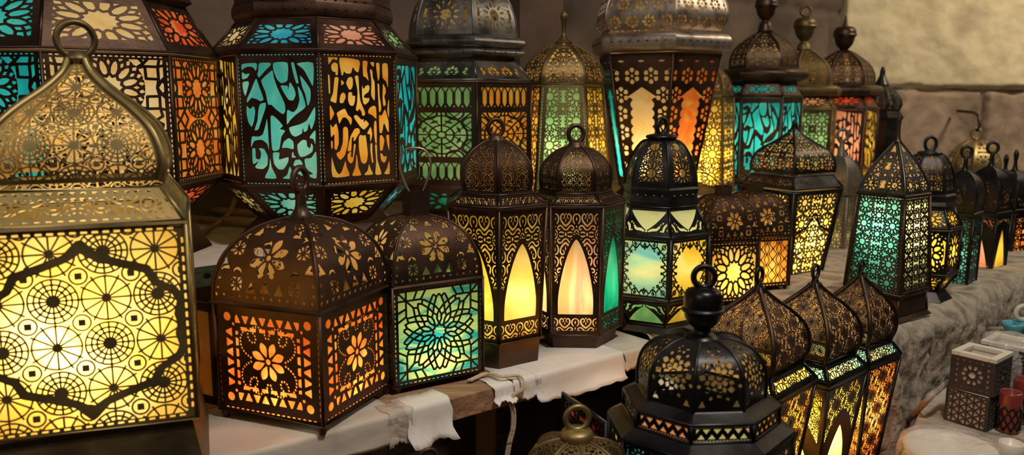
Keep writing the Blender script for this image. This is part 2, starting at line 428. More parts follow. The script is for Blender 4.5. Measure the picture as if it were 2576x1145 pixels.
def holes(src, cx, y0, sc, mirror=False):
    polys = []
    for t in src:
        P = np.array([[float(q) for q in a.split(',')] for a in t.split()])
        n = len(P); Q = []
        for i in range(n):
            p0, p1, p2, p3 = P[i-1], P[i], P[(i+1) % n], P[(i+2) % n]
            for j in range(3):
                u = j/3; k = .6
                m1, m2 = (p2-p0)*.5*k, (p3-p1)*.5*k
                Q.append(p1*(2*u**3-3*u*u+1)+m1*(u**3-2*u*u+u)+p2*(3*u*u-2*u**3)+m2*(u**3-u*u))
        Q = np.array(Q); Q[:, 0] = (Q[:, 0]-cx)/sc*(-1 if mirror else 1); Q[:, 1] = (y0-Q[:, 1])/sc; polys.append(Q)
    def f(X, Y, e, asp):
        out = np.full(X.shape, -.2)
        for Q in polys:
            x0, x1 = Q[:, 0].min()-.03, Q[:, 0].max()+.03; y0_, y1 = Q[:, 1].min()-.03, Q[:, 1].max()+.03
            m = (X > x0) & (X < x1) & (Y > y0_) & (Y < y1)
            if not m.any(): continue
            x, y = X[m], Y[m]; ins = np.zeros(x.shape, bool); d = np.full(x.shape, 9.)
            for a, b in zip(Q, np.roll(Q, -1, 0)):
                d = np.minimum(d, dseg(x, y, a[0], a[1], b[0], b[1]))
                c = (a[1] > y) != (b[1] > y)
                if a[1] != b[1]: ins ^= c & (x < (b[0]-a[0])*(y-a[1])/(b[1]-a[1])+a[0])
            out[m] = np.maximum(out[m], np.where(ins, d, -d))
        return out
    return f
def callig(kind):
    g = holes(TEAL_H, 540, 1100, 610) if kind == 'teal' else (holes(AMB_H, 288, 1165, 655))
    return bord(lambda X, Y, e, asp: g(X, Y*1.76/asp, e, asp), .03, .05, slit=.045)
def bord(g, b=.08, bv=None, top=None, slit=0):
    bv = b if bv is None else bv
    def f(X, Y, e, asp):
        top_ = bv if top is None else top
        h = np.minimum.reduce([g(X, Y, e, asp), e-b, Y-bv, asp-top_-Y])
        if slit:
            p = slit
            s1 = np.minimum(.006-np.abs(e-.022), .3*p-np.abs((Y % p)-p/2))
            s2 = np.minimum(.006-np.abs(np.minimum(Y, asp-Y)-.022), .3*p-np.abs((X % p)-p/2))
            h = np.maximum(h, np.maximum(np.minimum(s1, np.minimum(Y, asp-Y)-.05), np.minimum(s2, e-.05)))
        return h
    return f
def capsules(n, y0, y1):
    def f(X, Y, e, asp):
        c = .84/n; u = (X+.42)/c; i = np.floor(u); x = (u-i-.5)*c
        ym = (y0+y1)/2; h = (y1-y0)/2
        a = hexa(x, Y, 0, ym, c*.32, h, h*.45)
        xb = (np.abs(x)-c/2)
        dots = .012-np.hypot(xb, Y-(y0+.012)*1.0)
        tri = np.minimum(((y1-Y)*1.0), ((Y-(y1-.06))-np.abs(xb)*1.5)*.6)
        r = np.maximum(np.maximum(a, dots), tri)
        return np.where(np.abs(X) < .43, np.minimum(r, .42-np.abs(X)), -.1)
    return f
def damask(y0, y1):
    def f(X, Y, e, asp):
        w = .42; h = (y1-y0)/2; x = np.abs(X)/w; y = np.abs(Y-(y0+y1)/2)/h
        r = np.hypot(x, y); th = np.arctan2(y, x)
        s = PI/4; t = (th+s/2) % s-s/2
        d = np.minimum.reduce([np.abs(r-.42)-.03, np.abs(r-.86)-.035, np.abs(r-.63)-.02+.03*np.cos(8*th), np.where(r > .10, np.abs(r*np.sin(t))-.03, 9), np.abs(r-.16)-.025,
                               np.abs(np.abs(x-y)-.38)-.03, np.abs(x+y-1.25)-.03, np.abs(np.hypot(x-1, y-.5)-.3)-.035, np.abs(np.hypot(x-.45, y-1)-.3)-.035])
        return np.minimum(d*w, np.minimum(w-np.abs(X), h-np.abs(Y-(y0+y1)/2)))
    return f
def domhex(X, Y, e, asp):
    a = capsules(7, .09, .32)(X, Y, e, asp); b = capsules(7, asp-.33, asp-.07)(X, Y, e, asp)
    c = damask(.40, asp-.40)(X, Y, e, asp)
    return np.maximum(np.maximum(a, b), c)
def petals(X, Y, cx, cy, n, r1, r2, w, ph=0):
    x = X-cx; y = Y-cy; r = np.hypot(x, y); s = PI/n
    t = (np.arctan2(y, x)+ph+s) % (2*s)-s
    px = r*np.cos(t); py = np.abs(r*np.sin(t)); k = np.clip((px-r1)/(r2-r1), 0, 1)
    ww = w*np.sin(PI*np.clip(k, .0, 1)**1.35)**.75
    return np.where((px > r1) & (px < r2), ww-py, -np.hypot(np.minimum(np.abs(px-r1), np.abs(px-r2)), py))
def flowerbox(X, Y, e, asp):
    """square with triangle border, dotted loops and an eight-petal flower"""
    ex = .5-np.abs(X); ey = np.minimum(Y, asp-Y); ed = np.minimum(ex, ey)
    yc = asp/2; y = Y-yc
    h = np.full(X.shape, -.1)
    # triangle border strips
    along = np.where(ex < ey, y, X); dist = np.where(ex < ey, ex, ey)
    p = .083
    q = (along/p) % 1; up = np.floor(along/p) % 2
    t = (dist-.09)/.075; t = np.where(up > 0, t, 1-t)
    tri = np.minimum.reduce([(t-.08)*.07, (.95-t)*.07, (.5-np.abs(q-.5)*1.0-t*.42)*p*.9])
    far = np.maximum(np.abs(X), np.abs(y)*.5/yc)
    ok = np.minimum(dist-.085, .172-dist)
    corner = np.abs(ex-ey)
    tri = np.where((dist > .08) & (dist < .18) & (np.maximum(ex, ey) > .19), tri, -.02)
    h = np.maximum(h, tri)
    h = np.maximum(h, .036-np.hypot(ex-.115, ey-.115)); h = np.maximum(h, .014-np.hypot(ex-.172, ey-.172))
    # inner trapezoids
    q2 = (along/.09) % 1
    tz = np.minimum.reduce([.22-dist, dist-.188, (.5-np.abs(q2-.5)-.10-(dist-.188)*2.5)*.09])
    tz = np.where(np.maximum(ex, ey) > .225, tz, -.02); h = np.maximum(h, tz)
    # flower
    h = np.maximum(h, petals(X, y, 0, 0, 8, .034, .165, .034, PI/8)); h = np.maximum(h, .024-np.hypot(X, y))
    # dotted loops
    ax = np.abs(X); ay = np.abs(y)
    loop = 1.12*crom([(.012,.17),(.03,.215),(.075,.245),(.13,.235),(.165,.20),(.16,.15),(.12,.125),(.10,.155),(.115,.19),(.155,.215),(.21,.195),(.235,.14),(.225,.08),(.19,.04),(.15,.015)], 10)
    L = np.concatenate([[0], np.cumsum(np.hypot(*np.diff(loop, axis=0).T))]); n = int(L[-1]/.0265)
    for s in np.linspace(0, L[-1], n):
        cx = np.interp(s, L, loop[:, 0]); cy = np.interp(s, L, loop[:, 1])
        h = np.maximum(h, .0098-np.hypot(ax-cx, ay-cy))
    return h
def teallattice(X, Y, e, asp):
    y = (Y-asp/2)/asp; x = X
    d = rose(x, y, 10, .40, [(.21, 0, .16, 1), (.21, 0, .33, .55), (.33, .55, .44, .45), (.44, .45, .53, 1), (.44, .45, .56, .0), (.53, 1, .72, .62), (.56, 0, .72, .62), (.72, .62, .82, 1), (.72, .62, .90, .25), (.82, 1, 1.0, .5), (.90, .25, 1.0, .5), (.90, .25, .98, 0), (1.0, .5, 1.12, 1)], PI/2)
    r = np.hypot(x, y)
    d2 = rose(np.abs(x)-.44, np.abs(y)-.44, 8, .16, RS8, .39)
    ax, ay = np.abs(x), np.abs(y)
    d3 = np.minimum.reduce([dseg(ax, ay, .36, .5, .36, .20), dseg(ax, ay, .36, .20, .5, .12), dseg(ax, ay, .5, .36, .20, .36), dseg(ax, ay, .20, .36, .12, .5), dseg(ax, ay, .36, .20, .30, .13), dseg(ax, ay, .20, .36, .13, .30),
                            dseg(ax, ay, .36, .36, .5, .5), dseg(ax, ay, .36, .28, .5, .22), dseg(ax, ay, .28, .36, .22, .5), dseg(ax, ay, .36, .36, .27, .27), dseg(ax, ay, .42, .5, .5, .42)])
    d = np.where(r < .40, d, d3)
    return d-.0095
def domeflowers(X, Y, e, asp):
    """vault of the square lanterns: dots along the rims, flowers and crescents"""
    h = np.full(X.shape, -.1)
    p = .075; xq = (X+.5) % p-p/2
    ed = e
    h = np.maximum(h, .013-np.hypot(xq, Y-.055))
    h = np.maximum(h, np.where(Y > .10, .0125-np.hypot(ed-.045, (Y % p)-p/2), -.1))
    c = min(.37, asp*.44)
    h = np.maximum(h, petals(X, Y, 0, c, 8, .034, .175, .0345, PI/8)); h = np.maximum(h, .022-np.hypot(X, Y-c))
    for cx, cy in [(.27, .15), (.30, .43), (.13, .70)]:
        ax = np.abs(X)
        q = np.maximum(np.abs(ax-cx), np.abs(Y-cy)); rr = np.hypot(ax-cx, Y-cy)
        th = np.arctan2(Y-cy, ax-cx); s = PI/4; t = (th+s/2) % s-s/2
        sq = np.minimum.reduce([.052-q, .066-rr, np.abs(rr*np.sin(t))-.006, rr-.014]); h = np.maximum(h, sq)
        cr = np.minimum(.042-np.hypot(ax-cx, Y-cy-.088), np.hypot(ax-cx, Y-cy-.068)-.040); h = np.maximum(h, cr)
    for cx, cy in [(.13, .115), (.0, .125), (.18, .585), (.0, .63), (.39, .29)]:
        ax = np.abs(X); tr = np.minimum((.032-np.abs(ax-cx)-(Y-cy)*.5)*.8, Y-cy+.028); h = np.maximum(h, tr)
    return np.minimum(h, e-.025)
def starflower(n, cy=None, rs=.30, tri=True):
    """black dome: star flower made of small cut squares"""
    def f(X, Y, e, asp):
        c = asp*.40 if cy is None else cy
        r = np.hypot(X, Y-c); h = rs*.17-r; s = PI/8
        t = (np.arctan2(Y-c, X)+s) % (2*s)-s; px = r*np.cos(t); py = np.abs(r*np.sin(t))
        for rc, hw, hl, ph in [(.42, .14, .17, 0), (.92, .15, .16, 0)]:
            h = np.maximum(h, np.minimum(hw*rs-py-np.abs(px-rc*rs)*.2, hl*rs-np.abs(px-rc*rs)))
        t2 = (np.arctan2(Y-c, X)) % (2*s)-s; px = r*np.cos(t2); py = np.abs(r*np.sin(t2))
        h = np.maximum(h, (.15*rs-py-np.abs(px-.72*rs)*.8)*.7); h = np.maximum(h, (.12*rs-py-np.abs(px-1.22*rs)*.8)*.7)
        for cx in (-.34, .34):
            h = np.maximum(h, np.minimum((.05-np.abs(X-cx)-(Y-.13)*.5)*.8, Y-.09))
        c2 = asp*.74; q = np.hypot(X, Y-c2); t = (np.arctan2(Y-c2, X)+PI/6) % (PI/3)-PI/6
        h = np.maximum(h, np.minimum(.035-np.abs(q*np.sin(t))-np.abs(q*np.cos(t)-.10)*.5, .035-np.abs(q*np.cos(t)-.10)))
        return np.minimum(h, e-.05)
    return f
def zigtri(n=5):
    def f(X, Y, e, asp):
        c = .86/n; u = (X+.43)/c; i = np.floor(u); x = np.abs(u-i-.5)*c
        y = (Y-asp*.5)/(asp*.30)
        a = np.minimum((c*.36-x-np.clip((y+.9), 0, 9)*c*.40)*.8, (.0-.12-y)*-1 if False else (y+.95)*.05)
        a = np.minimum(a, (.9-y)*.05)
        u2 = u+.5; x2 = np.abs(u2-np.floor(u2)-.5)*c
        b = np.minimum.reduce([(c*.36-x2-np.clip((.9-y), 0, 9)*c*.40)*.8, (.95-y)*.05, (y+.9)*.05])
        h = np.maximum(a, b); p = .055
        sl = np.minimum(.010-np.abs(np.minimum(Y, asp-Y)-.035), .36*p-np.abs((X % p)-p/2))
        return np.minimum(np.maximum(np.where(np.abs(X) < .43, h, -.1), sl), e-.03)
    return f
def flowers_arrow(X, Y, e, asp):
    """tapered lantern: serrated tall arrow window with six-petal flowers round it"""
    top = asp-.16*1; a0 = .42; a1 = asp-.50
    k = np.clip((a1-Y)/.16, 0, 1)
    p = .135; ser = np.abs(np.cos(PI*Y/p))**.7
    hw = np.where(Y > a1-.16, k*.25, .145+.045*ser)
    hw = np.minimum(hw, .27)
    h = np.minimum.reduce([(hw-np.abs(X))*.8, a1-Y, Y-.18])
    ax = np.abs(X)
    for cx, cy in [(.15, asp-.33), (.47, asp-.33)]+[(.335+.02*(i % 2), asp-.62-.29*i) for i in range(8)]:
        if cy < .12: break
        fl = np.maximum(petals(ax, Y, cx, cy, 6, .045, .125, .038, PI/2), .022-np.hypot(ax-cx, Y-cy))
        h = np.maximum(h, fl)
    for cx in (0, .32):
        h = np.maximum(h, np.minimum((.05-np.abs(ax-cx))*.7, np.minimum(Y-(asp-.13)-np.abs(ax-cx)*.0, asp-.09-Y)-np.abs(ax-cx)*.3))
    return np.minimum(h, e-.035)
def flowerrows(X, Y, e, asp):
    p = .25; h = np.full(X.shape, -.1)
    j = np.floor(Y/p); x = (X+.5+(j % 2)*p/2) % p-p/2; y = Y-(j+.5)*p
    h = np.maximum(petals(x, y, 0, 0, 8, .035, .10, .026), .018-np.hypot(x, y))
    return np.minimum(h, e-.04)
def mapleframe(X, Y, e, asp):
    """open window with a ragged vine border"""
    y = (Y-asp/2)/asp; x = X
    ax, ay = np.abs(x), np.abs(y)
    r = np.maximum(ax, ay)
    br = crom([(.44,0),(.36,.05),(.40,.10),(.34,.17),(.38,.24),(.30,.30),(.24,.37),(.17,.33),(.10,.40),(.04,.36),(0,.42)], 4)
    d = dpoly(ax, ay, br, .012)
    for a, b in [((.34,.17),(.44,.17)),((.24,.37),(.24,.44)),((.30,.30),(.44,.44)),((.38,.24),(.44,.30)),((.17,.33),(.2,.44)),((.40,.10),(.44,.06)),((.10,.40),(.07,.44))]:
        d = np.minimum(d, dseg(ax, ay, a[0], a[1], b[0], b[1], .009, .009))
    for cx, cy, rr in [(.335,.055,.022),(.27,.27,.030),(.0,.345,.026),(.045,.36,.02),(.31,.20,.016),(.19,.30,.016)]:
        q = np.hypot(ax-cx, ay-cy); d = np.minimum(d, q-rr*(1+.35*np.cos(5*np.arctan2(ay-cy, ax-cx))))
    for cx, cy, rr in [(.37,.37,.034),(.41,.20,.022),(.18,.40,.02)]:
        d = np.minimum(d, np.abs(np.hypot(ax-cx, ay-cy)-rr)-.009)
    return d
def shield(inv=False):
    def f(X, Y, e, asp):
        y = Y/asp
        if inv: y = 1-y
        k = np.clip((.93-y)/.72, 0, 1)
        hw = .36*np.clip(1-k**1.2, 0, 1)**.8
        hw = np.where(y > .90, 0, hw)
        h = np.minimum((hw-np.abs(X))*.8, (.88-y)*asp)
        ax = np.abs(X)
        yy = y*asp
        for p in [[(.05,.10,.018),(.12,.13,.028),(.20,.14,.026),(.25,.20,.018)],[(.33,.11,.020),(.35,.20,.024),(.40,.26,.02)]]:
            h = np.maximum(h, -dpoly(ax, yy, crom(p, 4)))
        for cx, cy, r in [(0,.10,.022),(.36,.40*asp/.4*.8,.02),(.39,.32,.018),(.29,.11,.018),(.31,.27,.018),(.27,.24,.015),(.42,.14,.02),(.40,asp*.85,.024)]:
            h = np.maximum(h, r-np.hypot(ax-cx, yy-cy))
        return np.minimum.reduce([h, e-.05, Y-.04, asp-Y-.03])
    return f
def holesrow(n, rows=1, r=.014):
    def f(X, Y, e, asp):
        c = .9/n; x = (X+.45) % c-c/2; h = np.full(X.shape, -.1)
        for j in range(rows):
            h = np.maximum(h, r-np.hypot(x, Y-asp*(j+1)/(rows+1)))
        return np.where(np.abs(X) < .45, h, -.1)
    return f
def mesh_lat(nx, ny=None, w=.014, n=8):
    return girih(nx, ny or nx, w, n)
def chain(X, Y, e, asp):
    c = .25; x = np.abs(((X+.5) % c)-c/2); d = np.abs(x-.045-.035*np.cos(2*PI*Y/.2)*np.where(True, 1, 1))-.010
    x2 = np.abs(((X+.5+c/2) % c)-c/2); d2 = np.abs(x2-.03-.02*np.cos(2*PI*Y/.2+PI))-.008
    return np.minimum(d, d2)
def kite(X, Y, e, asp):
    """three wheel pattern with a pointed open medallion"""
    k = np.clip((Y-asp*.15)/(asp*.50), 0, 1); hw = np.where((Y > asp*.15) & (Y < asp*.65), .22*np.sin(PI*np.clip(k, 0, 1)**.7)**.8, -.1)
    kb = np.clip((Y-asp*.06)/(asp*.72), 0, 1); hb = .42*np.sin(PI*(.15+.85*kb))**.6
    g = wheels(5, .004)(X, Y, e, asp)
    g = np.where(np.abs(X) < hb, -.02, np.minimum(g, (np.abs(X)-hb)))
    return np.maximum(g, (hw-np.abs(X))*.6)
def pointedline(X, Y, e, asp):
    g = mesh_lat(2, 4, .010, 10)(X, Y, e, asp)
    pts = crom([(0, asp*.74), (.05, asp*.70), (.11, asp*.60), (.24, asp*.55), (.34, asp*.50), (.42, asp*.50)], 4)
    return np.minimum(g, dpoly(np.abs(X), Y, pts, .016))
# ------------------------------------------------------------------ lantern builder
class Lantern:
    def __init__(s, label, px, pym, Y, n, a, zb, metal, ff=None, group=None, name='lantern', lamp=1.0, seed=0):
        P = aty(px, pym, Y); s.X, s.Y = P.x, Y; s.k = Y/ray(px, pym).y/FPX
        s.n = n; s.beta = math.atan2(s.X, s.Y); s.th = math.radians(a)-s.beta
        s.ff = ff if ff is not None else (.95 if n > 4 else .85)
        s.zb = zb; s.metal = metal
        s.e = empty(name, (s.X, s.Y, zb), s.th)
        tag(s.e, label, 'lantern', group)
        s.rmax = 0; s.zg = []
    def z(s, py, r=0, ff=None):
        Yf = s.Y-r*s.k*(s.ff if ff is None else ff)
        d = ray(1288, py)
        return CAMZ+d.z*Yf/d.y-s.zb
    def rot(s, i): return (i+.5)*2*PI/s.n
    def surf(s, prof, nu, nv):
        """prof: list (z,R) bottom->top; returns S,N,X,Y,e,asp for the face looking at -y"""
        prof = np.array(prof, float); c, sn = math.cos(PI/s.n), math.sin(PI/s.n)
        A = prof[:, 1]*c; L = np.concatenate([[0], np.cumsum(np.hypot(np.diff(prof[:, 0]), np.diff(A)))])
        t = np.linspace(0, L[-1], nv+1); z = np.interp(t, L, prof[:, 0]); R = np.interp(t, L, prof[:, 1])
        W = R*sn; Ap = R*c; Wm = W.max()*2
        u = np.linspace(-1, 1, nu+1)
        U, T = np.meshgrid(u, t); Wg = W[:, None]
        S = np.stack([U*Wg, -Ap[:, None]+0*U, z[:, None]+0*U], -1)
        dz = np.gradient(z, t); dA = np.gradient(Ap, t)
        N = np.stack([0*U, dz[:, None]+0*U, dA[:, None]+0*U], -1)
        return S, N, U*Wg/Wm, T/Wm, (Wg-np.abs(U*Wg))/Wm, L[-1]/Wm
    def sheet(s, prof, pat, res, thick=.0012, lining=False):
        S0, N0, X0, Y0, e0, asp = s.surf(prof, 4, 4)
        nu = int(res); nv = max(4, int(res*asp)); nv = min(nv, 420)
        S, N, X, Y, e, asp = s.surf(prof, nu, nv)
        f = pat(X, Y, e, asp) if pat else np.full(X.shape, -1.)
        f = np.minimum(f, np.minimum(e-.012, np.minimum(Y-.008, asp-Y-.008)))
        return pierce('pierced sheet', S, N, f, thick, lining)
    def faces(s, name, prof, pat, res, glass_=None, glname='glass_pane', metal=None, smooth=False, only=None, labels=None):
        pats = pat if isinstance(pat, dict) else {None: pat}
        meshes = {k: s.sheet(prof, p, res, lining=smooth) for k, p in pats.items()}
        for m in meshes.values():
            m.materials.append(metal or s.metal)
            if smooth: m.materials.append(M_lining)
            if smooth: m.polygons.foreach_set('use_smooth', [True]*len(m.polygons))
        gm = None
        if glass_:
            pr = np.array(prof); c, sn = math.cos(PI/s.n), math.sin(PI/s.n)
            V = []
            for z, R in (prof[0], prof[-1]):
                g = .0035
                V += [(-(R*sn)+g*.6, -(R*c)+g, z), ((R*sn)-g*.6, -(R*c)+g, z)]
            V2 = [(x, y+.0015, z) for x, y, z in V]
            gm = pymesh('glass pane', V+V2, [(0,1,3,2)])
            gm = pymesh('glass pane', V, [(0,1,3,2)])
        for i in range(s.n):
            if only is not None and i not in only: continue
            key = i if i in meshes else (i-s.n if (i-s.n) in meshes else None)
            o = link(name, meshes[key], metal or s.metal, s.e); o.rotation_euler = (0, 0, s.rot(i))
            if gm:
                g = glass_.get(i, glass_.get(i-s.n, glass_.get('*', 'gold'))) if isinstance(glass_, dict) else glass_
                if len(gm.materials) == 0: gm.materials.append(GL[g])
                q = link(glname, gm, GL[g], o)
                if isinstance(glass_, dict) and len(set(glass_.values())) > 1: q['label'] = g+' coloured glass pane'
    def tier(s, yt, rt, yb, rb, pat, glass_, res=70, name='lattice_panel', **kw):
        zt, zb_ = s.z(yt, rt), s.z(yb, rb)
        s.zg += [(zb_, zt)]; s.rmax = max(s.rmax, rt*s.k, rb*s.k)
        s.faces(name, [(zb_, rb*s.k), (zt, rt*s.k)], pat, res, glass_, **kw)
        s.posts([(zb_, rb*s.k), (zt, rt*s.k)], kw.get('metal'))
        return s
    def posts(s, prof, metal=None, w=.0028, name='frame', rims=True):
        m = MB()
        w = max(w, .008*max(r for _, r in prof))
        for i in range(s.n):
            q = i*2*PI/s.n; m.tube([(r*math.sin(q), -r*math.cos(q), z) for z, r in prof], w, 6)
        if rims:
            for z, r in (prof[0], prof[-1]):
                m.tube([(r*math.sin(i*2*PI/s.n), -r*math.cos(i*2*PI/s.n), z) for i in range(s.n)], w, 6, True)
        o = m.build(name, metal or s.metal, s.e, True)
        return o
    def gores(s, prof, pat, res=60, name='dome_panel', metal=None, rib=None, k=8, only=None):
        p = crom([(y, r) for y, r in prof], k)
        pr = [(s.z(y, r), max(r, .5)*s.k) for y, r in p][::-1]
        s.faces(name, pr, pat, res, None, metal=metal, smooth=True, only=only)
        o = s.posts(pr, metal, rib or .0022, 'ridge', rims=False)
        s.domebase = pr[0]; s.rmax = max(s.rmax, max(r for _, r in pr))
        return s
    def solid(s, prof, name, metal=None, rad=False, wall=True, curve=0):
        """n-sided skirt, prof top->bottom in px; open inside unless capped"""
        p = crom(prof, curve) if curve else prof
        pr = [((0 if y is None else s.z(y, r)), r*s.k) for y, r in p]
        V = []; Fc = []; n = s.n
        for z, r in pr:
            for i in range(n): q = i*2*PI/n; V.append((r*math.sin(q), -r*math.cos(q), z))
        for j in range(len(pr)-1):
            for i in range(n):
                l = (i+1) % n; Fc.append((j*n+i, (j+1)*n+i, (j+1)*n+l, j*n+l))
        m = MB(); m.add(V, Fc)
        o = m.build(name, metal or s.metal, s.e)
        if curve: autosmooth(o, 50 if n < 8 else 40)
        s.rmax = max(s.rmax, max(r for _, r in pr))
        return s
    def studs(s, y, r, num, size=.0028, faces=(-2, -1, 0, 1)):
        """rivets in a row on the faces that look forward, each a part of its own"""
        n = s.n; c, sn = math.cos(PI/n), math.sin(PI/n); z = s.z(y, r); R = r*s.k
        m = MB(); m.lathe([(-size*.7, size*.35), (-size*.3, size), (size*.3, size), (size*.7, size*.35)], 8)
        me = pymesh('rivet', m.V, m.F); me.materials.append(M_silver if s.metal is M_black else M_bronze)
        for i in faces:
            q = s.rot(i)
            for j in range(num):
                t = ((j+.5)/num*2-1)*.86; x = t*R*sn; yy = -R*c-.0005
                o = link('rivet', me, None, s.e, True); o.location = (x*math.cos(q)-yy*math.sin(q), x*math.sin(q)+yy*math.cos(q), z)
        return s
    def lathe(s, prof, name, metal=None, n=32, curve=6):
        p = crom(prof, curve) if curve else prof
        MB().lathe([(s.z(y, 0), max(r, .3)*s.k) for y, r in p], n).build(name, metal or s.metal, s.e, True)
        return s
    def ring(s, yc, r, t, metal=None, ang=0, tall=1.0, name='ring_handle', lean=0):
        """vertical ring turned so it faces mostly the camera (ang=0)"""
        q = -s.beta-s.th+math.radians(ang); zc = s.z(yc, 0); R = r*s.k
        pts = []
        for k in range(28):
            a = 2*PI*k/28; x = R*math.cos(a)+lean*s.k*(math.sin(a)+1)*.5; pts.append((x*math.cos(q), x*math.sin(q), zc+R*tall*math.sin(a)))
        MB().tube(pts, t*s.k, 10, True).build(name, metal or s.metal, s.e, True)
        return s
    def feet(s, r, h, num=None, rr=7, name='foot'):
        for i in range(s.n):
            q = i*2*PI/s.n; R = r*s.k
            MB().lathe([(0, rr*s.k*.7), (h*.4, rr*s.k), (h*.8, rr*s.k*.9), (h, rr*s.k*.5)], 14, R*math.sin(q), -R*math.cos(q)).build(name, s.metal, s.e, True)
        return s
    def floor_(s, z, r, name='bottom_plate'):
        n = s.n; V = [(r*s.k*math.sin(i*2*PI/n), -r*s.k*math.cos(i*2*PI/n), z) for i in range(n)]
        m = MB(); m.add(V, [tuple(range(n))]); m.build(name, s.metal, s.e); return s
    def light(s, y, power, r=.018, col=(1, .80, .50), off=(0, 0)):
        """the lamp inside: power is given for a lantern of 0.1 m radius"""
        L = bpy.data.lights.new('bulb', 'POINT'); R = s.rmax
        L.energy = power*(R/.1)**2*LAMP; L.color = col; L.shadow_soft_size = max(.010, r*R/.1)
        o = bpy.data.objects.new('bulb', L); COL.objects.link(o); o.parent = s.e; o.location = (off[0]*R, off[1]*R, s.z(y, 0)); return s
LAMP = .62
G4 = lambda f, b=.06, **k: bord(f, b, **k)
S1Z = .18
#==SCENE==
# ================================================================== THE LANTERNS
# ---- 1 big pale gold square lantern, front left
A = Lantern('large pale gold square lantern with onion dome and medallion front, nearest, at the left', 232, 600, 1.06, 4, 38, 0.0, M_brassdk, ff=.70)
A.tier(578, 318, 1088, 318, bord(wheels(4.15, .0045, off=(-.43, .1), medal=True), .045, .035, slit=.05), {'*': 'gold'}, 300, metal=M_brass)
A.tier(478, 250, 570, 318, bord(wheels(4.6, .0055), .05, .05, slit=.05), None, 190, metal=M_brass)
A.gores([(148, 24), (168, 34), (190, 52), (225, 96), (270, 165), (320, 222), (370, 250), (420, 262), (462, 250)], bord(wheels(4.2, .0052), .045, .03), 240, metal=M_brass, rib=.005)
A.solid([(568, 320), (578, 326), (584, 318)], 'roof_rim', M_brassdk)
A.lathe([(128, 14), (140, 26), (150, 30), (160, 24)], 'neck', M_brassdk)
A.ring(100, 42, 8, M_brassdk, 10)
A.solid([(1084, 318), (1094, 300), (None, 345)], 'base', M_brassdk)
A.light(790, 1.25, .03, off=(-.25, -.1))
# ---- 2 square copper lantern with orange glass
B = Lantern('squat square copper lantern with orange glass, flower panels and one door ajar', 769, 800, 1.27, 4, 8, 0.0, M_copper, ff=1.0)
zt, zb_ = B.z(795, 218), .016
fb = bord(flowerbox, .05, slit=.05)
B.faces('lattice_panel', [(zb_, 212*B.k), (zt, 212*B.k)], fb, 230, {-1: 'orange', 0: 'orange', '*': 'amber'})
B.posts([(zb_, 214*B.k), (zt, 214*B.k)], w=.0035)
B.gores([(548, 22), (556, 50), (580, 102), (620, 152), (670, 188), (720, 206), (760, 214), (792, 216)], domeflowers, 210, rib=.003)
B.solid([(790, 217), (797, 226), (803, 216)], 'roof_rim')
B.lathe([(470, 9), (490, 12), (520, 15), (540, 26), (552, 44), (558, 46)], 'stem', M_bronze)
B.ring(452, 25, 8, M_bronze, 50, 1.15, lean=0)
B.feet(200, .018, rr=11)
B.floor_(.018, 210)
B.light(960, .9, off=(0, 0))
# the door of lantern 2, ajar at its left corner
q = -PI/2
hp = Vector((214*B.k*math.sin(q), -214*B.k*math.cos(q), 0))
de = bpy.data.objects.new('door', None); COL.objects.link(de); de.parent = B.e; de.location = hp; de.rotation_euler = (0, 0, math.radians(128))
W = 214*B.k*math.sqrt(2)*.84
m = MB()
for c, d in [((W/2, 0, zb_+.01), (W, .004, .014)), ((W/2, 0, zt-.012), (W, .004, .014)), ((.006, 0, (zb_+zt)/2), (.012, .004, zt-zb_-.01)), ((W-.006, 0, (zb_+zt)/2), (.012, .004, zt-zb_-.01))]: m.box(c, d)
m.build('door_frame', M_copper, de)
m = MB(); m.box((W/2, .001, (zb_+zt)/2), (W-.02, .0015, zt-zb_-.03)); m.build('glass_pane', GL['cream'], de)
# ---- 3 square lantern with turquoise green glass
C3 = Lantern('square bronze lantern with sea-green geometric glass and a wire loop handle', 1052, 800, 1.43, 4, -20, 0.0, M_bronze, ff=1.0)
zt, zb_ = C3.z(728, 166), .013
C3.faces('lattice_panel', [(zb_, 168*C3.k), (zt, 168*C3.k)], bord(teallattice, .055, slit=.05), 220, 'sea')
C3.posts([(zb_, 169*C3.k), (zt, 169*C3.k)], w=.0025)
C3.gores([(542, 26), (548, 46), (565, 84), (600, 124), (640, 148), (685, 162), (726, 167)], domeflowers, 190, metal=M_copper, rib=.0025)
C3.solid([(724, 168), (730, 174), (735, 167)], 'roof_rim')
C3.solid([(482, 36), (548, 36)], 'neck', M_copper); C3.floor_(C3.z(483, 0), 36, 'neck_cap')
kk = C3.k; zc = C3.z(486, 0); zr = C3.z(372, 0); q = -C3.beta-C3.th; hw = 36*kk
hp = crom([(-.35*hw, 0, zc-.004), (-.75*hw, 0, zc+.25*(zr-zc)), (-1.05*hw, 0, zc+.6*(zr-zc)), (-.75*hw, 0, zc+.92*(zr-zc)), (0, 0, zr), (.75*hw, 0, zc+.92*(zr-zc)), (1.05*hw, 0, zc+.6*(zr-zc)), (.75*hw, 0, zc+.25*(zr-zc)), (.35*hw, 0, zc-.004)], 6)
MB().tube([(x*math.cos(q), x*math.sin(q), z) for x, y, z in hp], 2.6*kk, 8).build('wire_handle', M_silver, C3.e, True)
C3.feet(150, .015, rr=9)
C3.floor_(.014, 166)
C3.light(860, .75)
